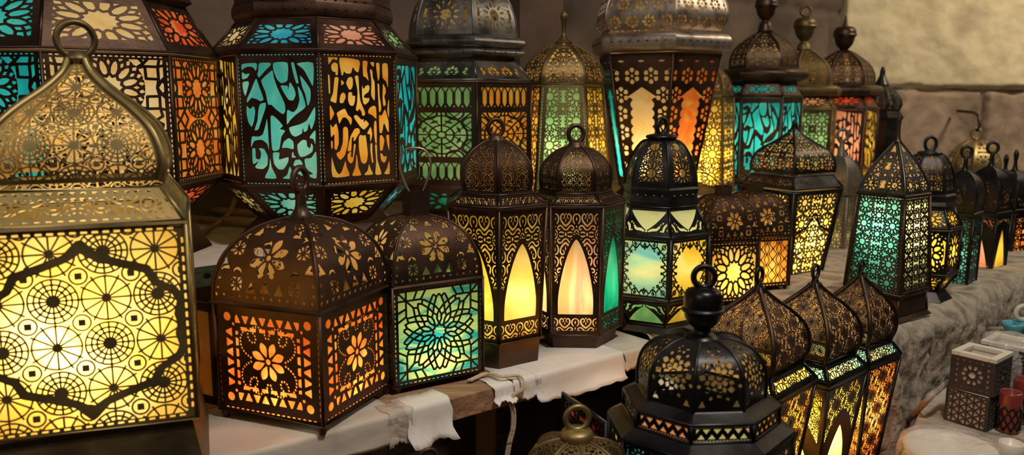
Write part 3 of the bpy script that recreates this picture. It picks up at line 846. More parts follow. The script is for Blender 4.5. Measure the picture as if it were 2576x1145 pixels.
# ---- 4,5 tall hexagonal lanterns with pointed windows
def tallhex(label, px, pym, Y, a, ys, cols, metal=M_bronze, tp=1.0, lamp=.8):
    L = Lantern(label, px, pym, Y, 6, a, 0.0, metal, group=None)
    yr, yd, yd2, yt, yb, y0, R = ys
    L.tier(yt, R, yb, R*.97*tp, bord(arabesque(True, 2), .05, .01, slit=.045), cols, 170)
    L.tier(yd2+4, R*.72, yt-6, R, bord(arabesque(False, 3), .06, .07), {'*': 'cream'}, 130, name='sloping_panel')
    L.solid([(yt-6, R*1.0), (yt-1, R*1.04), (yt+3, R)], 'roof_rim')
    hd = yd2-yd; q = R*.70
    L.gores([(yd, q*.16), (yd+hd*.08, q*.42), (yd+hd*.25, q*.74), (yd+hd*.5, q*.98), (yd+hd*.75, q*1.03), (yd2, q*.98)], bord(arabesque(False, 2), .10, .04), 130)
    L.solid([(yd2-3, q*1.0), (yd2, q*1.05), (yd2+6, q*1.02)], 'dome_rim')
    L.lathe([(yd-14, 8), (yd-8, 17), (yd-2, 20), (yd+6, 24)], 'neck')
    L.ring(yr, 19, 5.5, None, 15, 1.1)
    L.solid([(yb-2, R*.97), (yb+4, R*.97), (yb+5, R*.88), (None, R*.84)], 'base')
    L.light((yt+yb)/2+20, lamp)
    return L
tallhex('tall bronze lantern with yellow onyx arch windows, left of the hexagonal pair', 1248, 600, 1.53, 3, (322, 350, 488, 530, 868, 0, 138), {-1: 'yellow', 0: 'gold', '*': 'cream'}, tp=.90, lamp=.8)
tallhex('tall bronze lantern with a cream arch window and a green side, right of the pair', 1446, 600, 1.645, 32, (337, 366, 486, 524, 848, 0, 124), {-1: 'agate', 0: 'emerald', '*': 'cream'}, tp=1.0, lamp=.8)
# ---- 6 black lantern with sky-blue and yellow glass
E6 = Lantern('black hexagonal lantern with pale blue and yellow glass behind a vine border', 1657, 600, 1.76, 6, 13, 0.0, M_black)
E6.tier(604, 127, 758, 127, bord(mapleframe, .07, slit=.06), {-1: 'sky', 0: 'yellow', '*': 'sky'}, 160)
E6.tier(524, 92, 598, 125, bord(shield(), .05), {-1: 'white', 0: 'white', '*': 'sky'}, 120, name='sloping_panel')
E6.tier(764, 125, 822, 94, bord(shield(True), .05), {-1: 'green', 0: 'yellow', '*': 'green'}, 120, name='lower_panel')
E6.solid([(598, 126), (601, 131), (605, 127)], 'middle_rim').solid([(474, 92), (480, 97), (496, 93), (512, 97), (526, 92)], 'collar')
E6.studs(494, 95, 4, .002)
E6.gores([(352, 26), (358, 48), (380, 66), (415, 82), (450, 90), (474, 92)], bord(girih(1, 2, .016, 12, 1.0), .15, .12), 140)
E6.lathe([(336, 18), (340, 36), (347, 38), (350, 30), (356, 32)], 'cap').ring(318, 17, 5, None, 50, 1.15)
E6.solid([(820, 95), (826, 96), (None, 112)], 'base').studs(842, 104, 4, .0022)
E6.light(650, .62)
# ---- 7,8 two small square copper lanterns
def smallsq(label, px, pym, Y, a, yneck, ydome, ybody, R, cols, pat, seed=0):
    L = Lantern(label, px, pym, Y, 4, a, 0.0, M_copper, ff=1.0)
    zt, zb_ = L.z(ybody, R), .012
    L.faces('lattice_panel', [(zb_, R*L.k), (zt, R*L.k)], pat, 120, cols)
    L.posts([(zb_, R*L.k), (zt, R*L.k)])
    h = ybody-ydome
    L.gores([(ydome, R*.2), (ydome+h*.08, R*.5), (ydome+h*.3, R*.8), (ydome+h*.6, R*.95), (ybody-2, R)], domeflowers, 110)
    L.solid([(yneck, R*.23), (ydome+4, R*.23)], 'neck')
    kk = L.k; zc = L.z(yneck, 0); q = math.radians(20)+seed
    hp = crom([(0, 0, zc-.004), (.012, .01, zc+.012), (.04, .01, zc+.03), (.075, 0, zc+.035), (.08, -.01, zc+.02), (.05, -.012, zc+.006), (.012, -.006, zc-.002)], 6)
    MB().tube([(-x*math.cos(q)-y*math.sin(q), -x*math.sin(q)+y*math.cos(q), z) for x, y, z in hp], .0013, 6).build('wire_handle', M_bronze, L.e, True)
    L.feet(R*.9, .014, rr=5); L.floor_(.013, R*.98)
    L.light(ybody+80, .85)
    return L
smallsq('small square copper lantern with a pale yellow star pattern window', 1812, 650, 1.98, -16, 470, 492, 616, 96, 'gold', bord(girih(1, 1, .014, 12, 1.0), .07, slit=.07))
smallsq('small square copper lantern with orange chain pattern window', 1890, 650, 2.14, -12, 460, 484, 604, 94, {'*': 'amber', 0: 'amber'}, bord(chain, .07, slit=.07), .5)
# ================================================================== back shelf
def callig_lantern(label, px, pym, Y, a, zb, R, ys, cols, metal, pats, n=8, ps=.012):
    L = Lantern(label, px, pym, Y, n, a, zb, metal)
    return L
Bg = Lantern('huge eight-sided lantern with turquoise, cream and orange star panels, far left', 196, 300, 1.68, 8, 35, S1Z, M_bronze)
pa = bord(girih(1, 2, .012, 12), .06, .045, slit=.045)
Bg.tier(128, 341, 482, 341, pa, {-1: 'cream', 0: 'orange', -2: 'turquoise', 1: 'teal', '*': 'cream'}, 230)
pt = bord(girih(1, 1, .014, 12), .08, .10)
Bg.tier(-30, 262, 118, 341, pt, {-1: 'cream', 0: 'red', -2: 'turquoise', '*': 'cream'}, 200, name='sloping_panel')
Bg.tier(490, 341, 572, 246, pt, {-1: 'yellow', 0: 'red', '*': 'gold'}, 160, name='lower_panel')
Bg.solid([(-70, 240), (-60, 275), (-40, 285), (-20, 262)], 'collar')
Bg.solid([(570, 246), (585, 244), (None, 300)], 'base')
Bg.light(300, .40, col=(1, .88, .68))
Cg = Lantern('large eight-sided copper lantern with blue and amber calligraphy panels', 800, 300, 1.88, 8, 1.5, S1Z, M_copper)
Cg.tier(132, 250, 468, 250, {None: callig('amb'), 7: callig('teal'), 1: callig('teal')}, {-1: 'teal', 0: 'amber', -2: 'yellow', 1: 'turquoise', '*': 'gold'}, 190)
Cg.tier(44, 184, 124, 250, pt, {-1: 'blue', 0: 'pink', -2: 'cream', 1: 'green', '*': 'cream'}, 170, name='sloping_panel')
Cg.tier(474, 250, 556, 158, bord(girih(1, 1, .016, 12), .10, .10), {-1: 'teal', 0: 'yellow', -2: 'olive', 1: 'blue', '*': 'gold'}, 170, name='lower_panel')
Cg.solid([(124, 250), (128, 256), (133, 250)], 'upper_rim').solid([(466, 250), (471, 256), (476, 250)], 'lower_rim')
Cg.solid([(-60, 175), (-40, 188), (-12, 186), (4, 192), (24, 194), (40, 188), (46, 178)], 'collar', curve=4).studs(20, 193, 5, .003).studs(-4, 190, 5, .003)
Cg.solid([(-160, 60), (-130, 130), (-90, 165), (-60, 172)], 'dome', curve=4)
Cg.solid([(556, 156), (566, 160), (None, 212)], 'base')
Cg.light(300, .42, col=(1, .9, .72))
Dg = Lantern('tall six-sided dark nickel lantern with domed top and green capsule windows', 1165, 300, 2.22, 6, 10.5, S1Z, M_steel)
Dg.tier(206, 176, 472, 176, bord(domhex, .05, .03), {-1: 'green', 0: 'amber', '*': 'green'}, 200, metal=M_bronze)
Dg.tier(143, 132, 200, 174, bord(flowerrows, .1, .08), {-1: 'green', 0: 'amber', -2: 'red', '*': 'olive'}, 130, name='sloping_panel')
Dg.tier(476, 176, 542, 120, bord(girih(1, 1, .03, 10), .1, .1), {'*': 'emerald'}, 120, name='lower_panel', metal=M_bronze)
Dg.solid([(84, 140), (90, 156), (104, 162), (114, 156), (118, 150), (124, 158), (134, 158), (143, 140)], 'collar', curve=4).studs(104, 162, 4, .003).studs(128, 158, 4, .003)
Dg.gores([(-70, 40), (-50, 84), (-10, 118), (30, 134), (60, 140), (84, 142)], bord(girih(1, 2, .020, 12), .09, .08), 150)
Dg.solid([(542, 118), (None, 140)], 'base')
Dg.light(330, .30)
Eg = Lantern('slim brass lantern with green star lattice, between the domed nickel and the tapered one', 1416, 320, 2.42, 6, 30, S1Z, M_brassdk)
Eg.tier(212, 100, 520, 128, bord(girih(2, 5, .011, 10), .10, .06, slit=.06), {-1: 'green', 0: 'yellow', -2: 'amber', '*': 'yellow'}, 150)
Eg.gores([(104, 8), (112, 30), (130, 62), (155, 88), (185, 102), (210, 102)], bord(girih(2, 3, .014, 8), .08, .04), 120)
Eg.lathe([(28, 4), (40, 9), (60, 6), (85, 5), (98, 12), (108, 22)], 'spire')
Eg.solid([(520, 128), (None, 120)], 'base')
Eg.light(380, .8)
Fg = Lantern('large tapered silvery lantern with serrated arrow windows of cream and orange', 1653, 300, 2.55, 6, 12, S1Z, M_silver)
Fg.tier(133, 156, 480, 96, flowers_arrow, {-1: 'cream', 0: 'orange', -2: 'turquoise', '*': 'gold'}, 190, metal=M_copper)
Fg.solid([(76, 150), (80, 170), (92, 178), (108, 178), (122, 172), (130, 154)], 'collar', curve=4)
Fg.gores([(-90, 40), (-70, 100), (-30, 146), (10, 166), (45, 168), (72, 152)], bord(flowerrows, .03, .03), 150)
Fg.studs(100, 178, 7, .0035)
Fg.solid([(478, 97), (488, 92), (None, 130)], 'base', M_copper)
Fg.light(400, .55)
Gg = Lantern('slim lantern of bright yellow mesh glass right behind the big tapered lantern', 1778, 350, 2.78, 4, 30, S1Z, M_brassdk, ff=.9)
Gg.tier(246, 72, 474, 84, bord(mesh_lat(2, 4, .012, 10), .05, .04), {'*': 'yellow'}, 130)
Gg.gores([(165, 8), (180, 40), (205, 62), (240, 72)], bord(mesh_lat(3, 2, .012, 8), .08), 90)
Gg.lathe([(140, 4), (150, 8), (165, 14)], 'spire')
Gg.solid([(474, 84), (None, 90)], 'base')
Gg.light(400, 1.5)
def farlantern(label, px, pym, Y, a, R, yd, yc, yt, yb, cols, pat, metal, ybal, coltop=None, zb=0.0):
    L = Lantern(label, px, pym, Y, 6, a, zb, metal)
    L.tier(yt+36, R, yb, R, pat, cols, 90)
    L.tier(yt, R*.82, yt+32, R, bord(girih(1, 1, .02, 10), .08, .08), coltop or cols, 80, name='sloping_panel')
    L.tier(yb+4, R, yb+50, R*.7, bord(girih(1, 1, .02, 8), .08, .08), cols, 70, name='lower_panel')
    L.solid([(yc, R*.85), (yc+6, R*1.08), (yc+20, R*1.12), (yc+30, R*1.05), (yt, R*.82)], 'collar', curve=3)
    h = yc-yd
    L.gores([(yd, R*.14), (yd+h*.15, R*.4), (yd+h*.4, R*.7), (yd+h*.7, R*.84), (yc+2, R*.86)], bord(mesh_lat(3, 4, .011, 8), .08), 90)
    L.lathe([(ybal, 9), (ybal+3, 20), (ybal+12, 26), (ybal+20, 27), (ybal+24, 29), (ybal+27, 25), (ybal+45, 20), (ybal+56, 12), (ybal+62, 9), (ybal+68, 14), (yd+6, R*.2)], 'finial', curve=3)
    L.solid([(yb+50, R*.7), (None, R*.85)], 'base')
    L.light((yt+yb)/2+20, .62)
    return L
ct = callig('teal')
H1 = farlantern('six-sided lantern with bright turquoise calligraphy windows and a ball finial', 1914, 300, 2.95, 30, 96, 78, 168, 208, 455, {'*': 'turquoise'}, ct, M_bronze, -8)
H2 = farlantern('dim domed lantern with green lattice, brass ball finial and a small ring', 2012, 300, 3.25, 52, 92, 122, 212, 240, 470, {-1: 'green', 0: 'amber', '*': 'green'}, bord(girih(2, 4, .014, 8), .08), M_brassdk, 44, {'*': 'pink'})
H2.ring(28, 12, 3.5, None, 10)
H3 = farlantern('domed lantern with pink calligraphy and yellow side, third of the ball finials', 2112, 300, 3.55, 40, 90, 126, 212, 238, 452, {-1: 'pink', 0: 'yellow', '*': 'pink'}, callig('amb'), M_bronze, 66, {'*': 'red'})
H3.lathe([(40, 2), (55, 4), (68, 7)], 'spike')
K = Lantern('unlit black lantern with an onion dome and spire, farthest against the pale wall', 2212, 300, 3.85, 6, 20, 0.0, M_black)
K.gores([(205, 10), (222, 24), (240, 42), (262, 50), (280, 44)], bord(mesh_lat(2, 2, .016, 8), .1), 50)
K.lathe([(168, 3), (178, 6), (190, 7), (204, 13), (214, 18)], 'spire').solid([(280, 46), (286, 50), (296, 56), (304, 52), (430, 40), (None, 50)], 'body')
# ================================================================== on the stone ledge
def pyr(label, px, pym, Y, a, top, prof, yt, Rt, yb, Rb, cols, pat, metal, domepat, base=None, ringy=None, lamp=.8, res=110, ff=1.0, n=4, name='lantern', domemetal=None):
    L = Lantern(label, px, pym, Y, n, a, 0.0, metal, ff=ff)
    L.tier(yt, Rt, yb, Rb, pat, cols, res)
    L.gores(prof, domepat, 90, metal=domemetal or metal)
    if ringy is not None: L.ring(ringy, 13, 4, None, 20, 1.1); L.lathe([(ringy+14, 5), (ringy+26, 6), (top+4, 12)], 'stem')
    L.solid([(yb, Rb), (None, Rb*(base or .9))], 'base')
    L.light((yt+yb)/2, lamp)
    return L
T8 = pyr('dark tapered lantern with a mesh onion dome and a bright golden pointed window', 1988, 520, 2.36, 3, 316, [(318, 5), (335, 16), (355, 42), (385, 84), (415, 100), (440, 100)], 486, 122, 700, 84, {'*': 'gold'}, bord(pointedline, .08, .05), M_black, bord(mesh_lat(3, 3, .008, 10), .04), lamp=1.5, res=150)
T8.tier(446, 96, 480, 120, bord(mesh_lat(5, 1, .009, 8), .05), None, 110, name='sloping_panel'); T8.lathe([(300, 3), (318, 9)], 'spire')
T9 = pyr('grey pierced-dome lantern with a long ring stem and dim olive glass', 2108, 520, 2.75, 20, 392, [(392, 8), (400, 24), (425, 44), (460, 54), (492, 56)], 498, 56, 690, 56, {'*': 'olive'}, bord(mesh_lat(2, 5, .014, 8), .12), M_inner, bord(domeflowers, .02), ringy=340, lamp=.35)
T10 = Lantern('square lantern with aqua star lattice in front and cream side, on the stone ledge', 2243, 560, 1.86, 4, 17, 0.0, M_bronze, ff=1.0)
T10.tier(500, 86, 744, 104, bord(girih(2, 5, .010, 10), .07, .04, slit=.06), {-1: 'teal', 0: 'white', '*': 'teal'}, 150)
T10.gores([(352, 4), (368, 16), (400, 40), (440, 66), (475, 82), (494, 84)], bord(mesh_lat(2, 3, .014, 10), .08, .04), 130, metal=M_steel)
T10.solid([(492, 86), (496, 90), (501, 86)], 'roof_rim').lathe([(286, 2), (300, 5), (320, 4), (345, 6), (358, 10)], 'spire')
T10.tier(756, 94, 800, 100, bord(girih(3, 1, .03, 8), .1, .2), None, 90, name='plinth_panel').solid([(744, 104), (750, 104), (756, 94)], 'lower_rim').solid([(800, 100), (None, 112)], 'base')
T10.light(570, .9)
T11 = Lantern('small six-sided lantern with bumpy bright yellow glass behind the aqua one', 2325, 560, 2.02, 6, -20, 0.0, M_black)
T11.tier(584, 86, 690, 86, bord(girih(1, 1, .022, 10), .06), {'*': 'yellow'}, 90)
T11.tier(528, 64, 578, 86, bord(girih(1, 1, .022, 10), .06), {'*': 'yellow'}, 80, name='sloping_panel')
T11.tier(696, 86, 734, 58, bord(girih(1, 1, .022, 10), .06), {'*': 'yellow'}, 60, name='lower_panel')
T11.solid([(490, 62), (496, 68), (510, 66), (520, 70), (528, 64)], 'collar').gores([(388, 22), (395, 36), (425, 52), (460, 60), (490, 62)], bord(mesh_lat(2, 4, .016, 8), .10, .05), 80)
T11.lathe([(378, 16), (382, 27), (388, 28), (392, 22)], 'cap').ring(362, 13, 4, None, 20, 1.3).solid([(734, 58), (None, 78)], 'base').light(620, 1.1)
def ledgel(label, px, Y, a, ringy, yd, R, yt, yb, cols, pat, metal, spire=False, lamp=.6):
    L = Lantern(label, px, 560, Y, 4, a, 0.0, metal, ff=.95)
    L.tier(yt, R, yb, R*.95, pat, cols, 70)
    h = yt-16-yd
    L.gores([(yd, R*.14), (yd+h*.1, R*.5), (yd+h*.3, R*.88), (yd+h*.62, R*1.06), (yt-14, R*.95)], bord(domeflowers, .03), 60)
    L.solid([(yt-14, R*.92), (yt-10, R*1.02), (yt, R)], 'roof_rim')
    if spire: L.lathe([(ringy, 2), (ringy+12, 6), (ringy+30, 4), (yd-6, 6), (yd+4, 12)], 'spire')
    else: L.ring(ringy, 12, 4, None, 15, 1.1); L.lathe([(ringy+13, 5), (yd-8, 6), (yd+4, 13)], 'stem')
    L.solid([(yb, R*.95), (None, R*.95)], 'base')
    L.light((yt+yb)/2, lamp)
    return L
ledgel('dark lantern with aqua spotted glass and a ring stem, next after the yellow one', 2416, 2.2, 30, 382, 430, 56, 550, 728, {'*': 'teal'}, bord(mesh_lat(2, 5, .016, 8), .08), M_black, lamp=.5)
ledgel('dark lantern with a pink arched window and a tall ring stem, on the ledge', 2480, 2.42, 22, 372, 420, 58, 548, 702, {-1: 'pink', 0: 'yellow', '*': 'pink'}, bord(shield(True), .05), M_black, lamp=.5)
ledgel('last dark lantern on the ledge with a glowing orange side, at the photo edge', 2540, 2.70, 10, 376, 430, 56, 540, 660, {0: 'orange', '*': 'amber'}, bord(mesh_lat(2, 4, .016, 8), .10), M_black, True, .6)
ledgel('small dark spired lantern half hidden behind the ledge row', 2516, 3.0, 10, 388, 436, 40, 540, 640, {'*': 'amber'}, bord(mesh_lat(2, 4, .016, 8), .10), M_black, True, .3)
# hanging brass lantern
HB = Lantern('round brass lantern hanging from a hook on the brown stone wall', 2450, 400, 4.08, 8, 0, .26, M_brass)
HB.gores([(352, 8), (362, 30), (385, 50), (410, 60), (432, 60)], bord(mesh_lat(1, 2, .03, 8), .1), 30, k=4).solid([(432, 60), (450, 56), (500, 40), (520, 10)], 'bowl', curve=3)
HB.ring(336, 11, 3, None, 10, 1.2).lathe([(346, 3), (352, 9)], 'stem')
wy = 4.25; hk = MB(); c0 = HB.e.location
hz = HB.z(326, 0)+.26
hk.tube([(c0.x, c0.y, hz-.010), (c0.x+.012, c0.y-.004, hz+.02), (c0.x+.004, c0.y, hz+.07), (c0.x+.012, c0.y+.06, hz+.085), (c0.x+.01, wy+.04, hz+.09)], .008, 8)
tag(hk.build('wall_hook', M_bronze, None, True), 'bent iron hook in the brown wall holding the hanging brass lantern', 'hook')
# ================================================================== lower row
LZ = -.40
P1 = Lantern('black eight-sided lantern with a ball finial and pierced dome, front centre right', 1758, 1050, 1.05, 8, -4.5, LZ, M_black, ff=1.0)
P1.tier(1077, 191, 1122, 191, zigtri(5), {0: 'white', -1: 'pink', 1: 'amber', '*': 'cream'}, 160, name='band_panel')
P1.solid([(1042, 157), (1046, 160), (1072, 190), (1077, 192)], 'upper_roof').solid([(1122, 192), (1126, 196), (1156, 228), (1164, 232)], 'lower_roof')
P1.tier(1166, 228, 1420, 228, bord(mesh_lat(2, 4, .016, 10), .06), {-1: 'blue', 0: 'teal', 1: 'pink', '*': 'cream'}, 110, name='lattice_panel')
P1.gores([(860, 44), (866, 66), (884, 96), (912, 126), (950, 148), (995, 157), (1042, 157)], starflower(8, rs=.36), 170)
P1.lathe([(722, 14), (728, 36), (742, 46), (760, 48), (772, 47), (776, 52), (781, 52), (786, 46), (802, 42), (816, 31), (826, 21), (834, 22), (842, 34), (854, 46), (864, 52), (868, 44)], 'finial', curve=3)
P1.ring(697, 26, 7.5, None, 12, 1.0)
P1.solid([(1420, 228), (None, 235)], 'base')
P1.light(1110, .28)
# its open door, red glass
de = bpy.data.objects.new('door', None); COL.objects.link(de); de.parent = P1.e
z1 = P1.z(1135, 230); z0 = P1.z(1400, 230); i = 6
pc = at(1520, 1050, .5); P = aty(1524, 1075, .985)
loc = P1.e.matrix_basis.inverted() @ Vector((P.x, P.y, 0))
de.location = (loc.x, loc.y, 0); de.rotation_euler = (0, 0, -P1.th+math.radians(115))
Wd = .115; z1 = P1.z(1015, 0); nn = 60
yy = np.linspace(0, 1, 100); 
Xg, Tg = np.meshgrid(np.linspace(-.5, .5, 70), np.linspace(0, (z1-z0)/Wd, 160))
S = np.stack([(Xg+.5)*Wd, 0*Xg, z0+Tg*Wd], -1); N = np.stack([0*Xg, 0*Xg+1, 0*Xg], -1)
f = bord(mesh_lat(2, 4, .011, 10), .06)(Xg, Tg, .5-np.abs(Xg), (z1-z0)/Wd)
f = np.minimum(f, np.minimum(.49-np.abs(Xg), np.minimum(Tg-.01, (z1-z0)/Wd-.01-Tg)))
me = pierce('pierced door', S, N, f, .0015); link('door_lattice', me, M_black, de)
m = MB(); m.box((Wd/2, -.003, (z0+z1)/2), (Wd-.006, .001, z1-z0-.006)); m.build('glass_pane', GL['pink'], de)
m = MB(); m.tube([(0, 0, z0), (Wd, 0, z0), (Wd, 0, z1), (0, 0, z1)], .003, 6, True); m.build('door_frame', M_black, de, True)
def onion(label, px, pym, Y, a, s, w, yt, cols, pat, ctop='cream', lamp=3.2):
    """onion-domed square lantern; s scales heights, w widths, yt is the ring centre row"""
    L = Lantern(label, px, pym, Y, 4, a, LZ, M_black, ff=1.0)
    g = lambda v: yt+v*s
    L.gores([(g(34), 10*w), (g(48), 20*w), (g(75), 46*w), (g(110), 82*w), (g(150), 114*w), (g(190), 132*w), (g(228), 133*w), (g(255), 120*w)], bord(wheels(5.2, .0034), .035, .03), 240, metal=M_bronze, rib=.0045)
    L.posts([(L.z(g(256), 122*w), 122*w*L.k), (L.z(g(258), 123*w), 123*w*L.k)], M_black, .004, 'dome_rim')
    L.tier(g(262), 122*w, g(316), 160*w, bord(wheels(3.6, .0045), .045, .05), {'*': ctop}, 150, name='sloping_panel')
    L.solid([(g(310), 158*w), (g(320), 165*w), (g(330), 160*w)], 'roof_rim')
    L.tier(g(330), 158*w, g(660), 100*w, pat, cols, 170)
    L.solid([(g(660), 100*w), (None, 115*w)], 'base')
    L.lathe([(g(18), 8*w), (g(28), 11*w), (g(40), 16*w)], 'stem').ring(g(0), 15*w, 5*w, None, 60, 1.25)
    L.light(g(430), lamp)
    return L
onion('onion-domed lantern with amber dotted glass, left of three below the shelf', 1905, 800, 1.33, 18, 1.0, 1.0, 692, {'*': 'amber'}, bord(wheels(4.6, .0030), .045, .04), ctop='gold')
onion('onion-domed lantern with a flame-shaped yellow window, middle of three below the shelf', 2045, 800, 1.45, 18, .91, .90, 684, {'*': 'yellow'}, bord(kite, .06, .04), ctop='sky')
onion('onion-domed lantern with fiery orange glass, right of three below the shelf', 2158, 800, 1.53, 18, .80, .69, 668, {'*': 'orange'}, bord(wheels(3.6, .004), .05, .03), ctop='sky')
P5 = Lantern('small brass lantern with a thick ring, only its top visible at the bottom edge', 1452, 1080, .98, 8, 10, LZ, M_brass)
P5.gores([(1116, 34), (1128, 56), (1148, 84), (1178, 112), (1212, 126)], bord(starflower(8, rs=.3), .05), 70, metal=M_brassdk)
P5.lathe([(1078, 26), (1084, 38), (1094, 42), (1102, 40), (1106, 36), (1112, 40), (1118, 40)], 'neck', M_brass, curve=3).ring(1052, 30, 7, M_brass, 15)
P5.tier(1212, 128, 1400, 128, bord(mesh_lat(2, 3, .04, 8), .06), {'*': 'gold'}, 50); P5.solid([(1400, 128), (None, 128)], 'base')
P6 = Lantern('dark lantern of which only the curved ring top shows at the bottom edge', 1076, 1140, 1.0, 4, 30, LZ, M_bronze)
P6.ring(1152, 22, 6, None, 20).gores([(1185, 10), (1200, 40), (1240, 80), (1290, 90)], domeflowers, 50).tier(1292, 90, 1420, 90, bord(mesh_lat(2, 2, .04, 8), .06), {'*': 'gold'}, 40)
P6.lathe([(1172, 8), (1188, 16)], 'stem').solid([(1420, 90), (None, 90)], 'base')
# ================================================================== SHELVES AND SETTING
def struct(o): o['kind'] = 'structure'; return o
def slab(name, poly, z0, z1, mat, sub=0, bevel=0):
    m = MB(); n = len(poly)
    m.add([(x, y, z0) for x, y in poly]+[(x, y, z1) for x, y in poly], [tuple(range(n-1, -1, -1)), tuple(range(n, 2*n))]+[(i, (i+1) % n, n+(i+1) % n, n+i) for i in range(n)])
    return m.build(name, mat, None, bevel=bevel)
a0 = at(900, 1066, 0); a1 = at(1640, 868, 0)
d = (a1-a0).normalized(); nrm = Vector((-d.y, d.x, 0))
s0 = a0-d*.95; s1 = a0+d*((a1-a0).length+.02)
TH = .042
back = nrm*.36
poly = [s0, s1, s1+nrm*.16, s0+nrm*.40]
sh = slab('shelf', [(p.x, p.y) for p in poly], -TH, 0, M_wood, bevel=.003)
tag(sh, 'raw wooden shelf board partly wrapped in white paper, carrying the middle row', 'shelf')
# paper covers: sheets folded over the shelf edge
def edgept(t, out, z): 
    p = a0+d*t; return (p.x-nrm.x*out, p.y-nrm.y*out, z)
Ltot = (a1-a0).length
def paper(name, label, t0, t1, depth, drop, mat, seed, cat='paper', lift=.001, flare=.01, group=None, skew=0):
    r = random.Random(seed); nu = 26; V = []; Fc = []
    prof = [(-depth, lift), (-depth*.5, lift), (-.012, lift), (-.003, lift+.0005), (.0025, lift-.001), (.004, -.006), (.005, -.016)]
    rows = len(prof)+5
    ph = [r.uniform(0, 6) for _ in range(4)]
    for j in range(rows):
        for i in range(nu+1):
            u = i/nu; t = t0+(t1-t0)*u
            jag = .003*math.sin(u*8+ph[0])+.0015*math.sin(u*37+ph[1])+.0008*r.uniform(-1, 1)
            if j < len(prof):
                o, z = prof[j]; o2 = o
                if j == 0: o2 = o-jag
            else:
                k = (j-len(prof)+1)/5; dr = drop*(1-skew*(1-u))
                z = -.016-(dr-.016+jag)*k
                o2 = .005+flare*k*k*(1+.4*math.sin(u*7+ph[2]))+.0006*math.sin(u*23+k*4+ph[3])
            tt = t+(.003*math.sin(j*1.3+ph[1]) if i in (0, nu) else 0)
            V.append(edgept(tt, o2, z))
    for j in range(rows-1):
        for i in range(nu): Fc.append((j*(nu+1)+i, j*(nu+1)+i+1, (j+1)*(nu+1)+i+1, (j+1)*(nu+1)+i))
    me = pymesh(name, V, Fc); o = link(name, me, mat, None, True)
    so = o.modifiers.new('s', 'SOLIDIFY'); so.thickness = .0006; so.offset = 1
    tag(o, label, cat, group); return o
T = lambda px, py: (at(px, py, 0)-a0).dot(d)
paper('paper_cover', 'long beige painted card wrapped over the left end of the shelf edge', T(500, 1180)-.25, T(985, 1030), .20, .046, M_board, 1, 'cover', .001, .002)
paper('paper_sheet', 'torn white paper flap hanging off the shelf below the sea-green lantern', T(1010, 1028), T(1115, 995), .05, .060, M_paper, 2, lift=.0026, flare=.016, skew=.0)
paper('tape_strip', 'crumpled clear tape band beside the torn paper flap on the shelf edge', T(965, 1040), T(1022, 1022), .04, .050, M_tape, 3, 'tape', .003, .004)
paper('paper_sheet', 'small curled white paper scrap on the shelf where the cord drops over', T(1212, 962), T(1262, 950), .05, .028, M_paper, 4, lift=.0016, flare=.010)
paper('paper_sheet', 'white paper strip over the shelf edge just right of the hanging cord', T(1264, 950), T(1330, 930), .10, .034, M_paper, 5, lift=.002, flare=.003)
paper('paper_sheet', 'long white paper sheet hanging below the pair of tall arched lanterns', T(1334, 942), T(1560, 885), .14, .050, M_paper, 6, lift=.0024, flare=.012)
paper('paper_sheet', 'white paper wrapped round the right end of the shelf under the black lantern', T(1562, 885), T(1640, 868)+.012, .12, .034, M_board, 8, lift=.0016, flare=.002)
# cord
c = [at(1180, 958, .006), at(1225, 940, .008), at(1262, 948, .010)]
e0 = a0+d*T(1278, 946)
c += [Vector((e0.x-nrm.x*.000, e0.y-nrm.y*.000, .008)), Vector((e0.x-nrm.x*.014, e0.y-nrm.y*.014, -.010))]
yb = e0.y-.014
for px, py in [(1286, 1000), (1292, 1040), (1290, 1080), (1282, 1112), (1276, 1145), (1268, 1200), (1262, 1300)]:
    c.append(aty(px, py, yb-.004))
cc = crom([tuple(p) for p in c], 8)
m = MB(); m.tube([(x-.0022, y, z) for x, y, z in cc], .0028, 10); m.tube([(x+.0022, y, z) for x, y, z in cc], .0028, 10)
co = m.build('cord', M_cord, None, True); tag(co, 'clear twin electric cord hanging over the shelf edge below the arched lanterns', 'cord')
m = MB(); m.tube([(x-.0022, y, z) for x, y, z in cc], .0012, 6); m.tube([(x+.0022, y, z) for x, y, z in cc], .0012, 6); m.build('wire_core', M_cordcore, co, True)
# back shelf with perforated angle iron
b0 = at(490, 671, S1Z); b1 = at(590, 655, S1Z); db = Vector((.77, .64, 0)).normalized(); nb = Vector((-db.y, db.x, 0))
p0 = b0-db*1.0; p1 = b0+db*1.90
bs = slab('back_shelf', [(p.x, p.y) for p in (p0, p1, p1+nb*.62, p0+nb*.62)], S1Z-.012, S1Z, M_board)
tag(bs, 'beige painted upper shelf carrying the row of big lanterns at the back', 'shelf')
rail = empty('angle_rail', b0); tag(rail, 'dark green perforated angle iron along the front of the upper shelf', 'rail')
rail.rotation_euler = (0, 0, math.atan2(db.y, db.x))
Xg, Tg = np.meshgrid(np.linspace(-.6, .6, 601), np.linspace(0, .04, 21))
S = np.stack([Xg, 0*Xg-.0015, Tg-.0415], -1); N = np.stack([0*Xg, 0*Xg+1, 0*Xg], -1)
xq = (Xg % .045)-.0225; f = .006-np.hypot(xq*.75, Tg-.02); f = np.minimum(f, .599-np.abs(Xg))
me = pierce('angle web', S, N, f*20, .002); link('web', me, M_green, rail)
m = MB(); m.box((0, .0085, -.0135), (1.2, .02, .0016)); m.build('flange', M_green, rail)
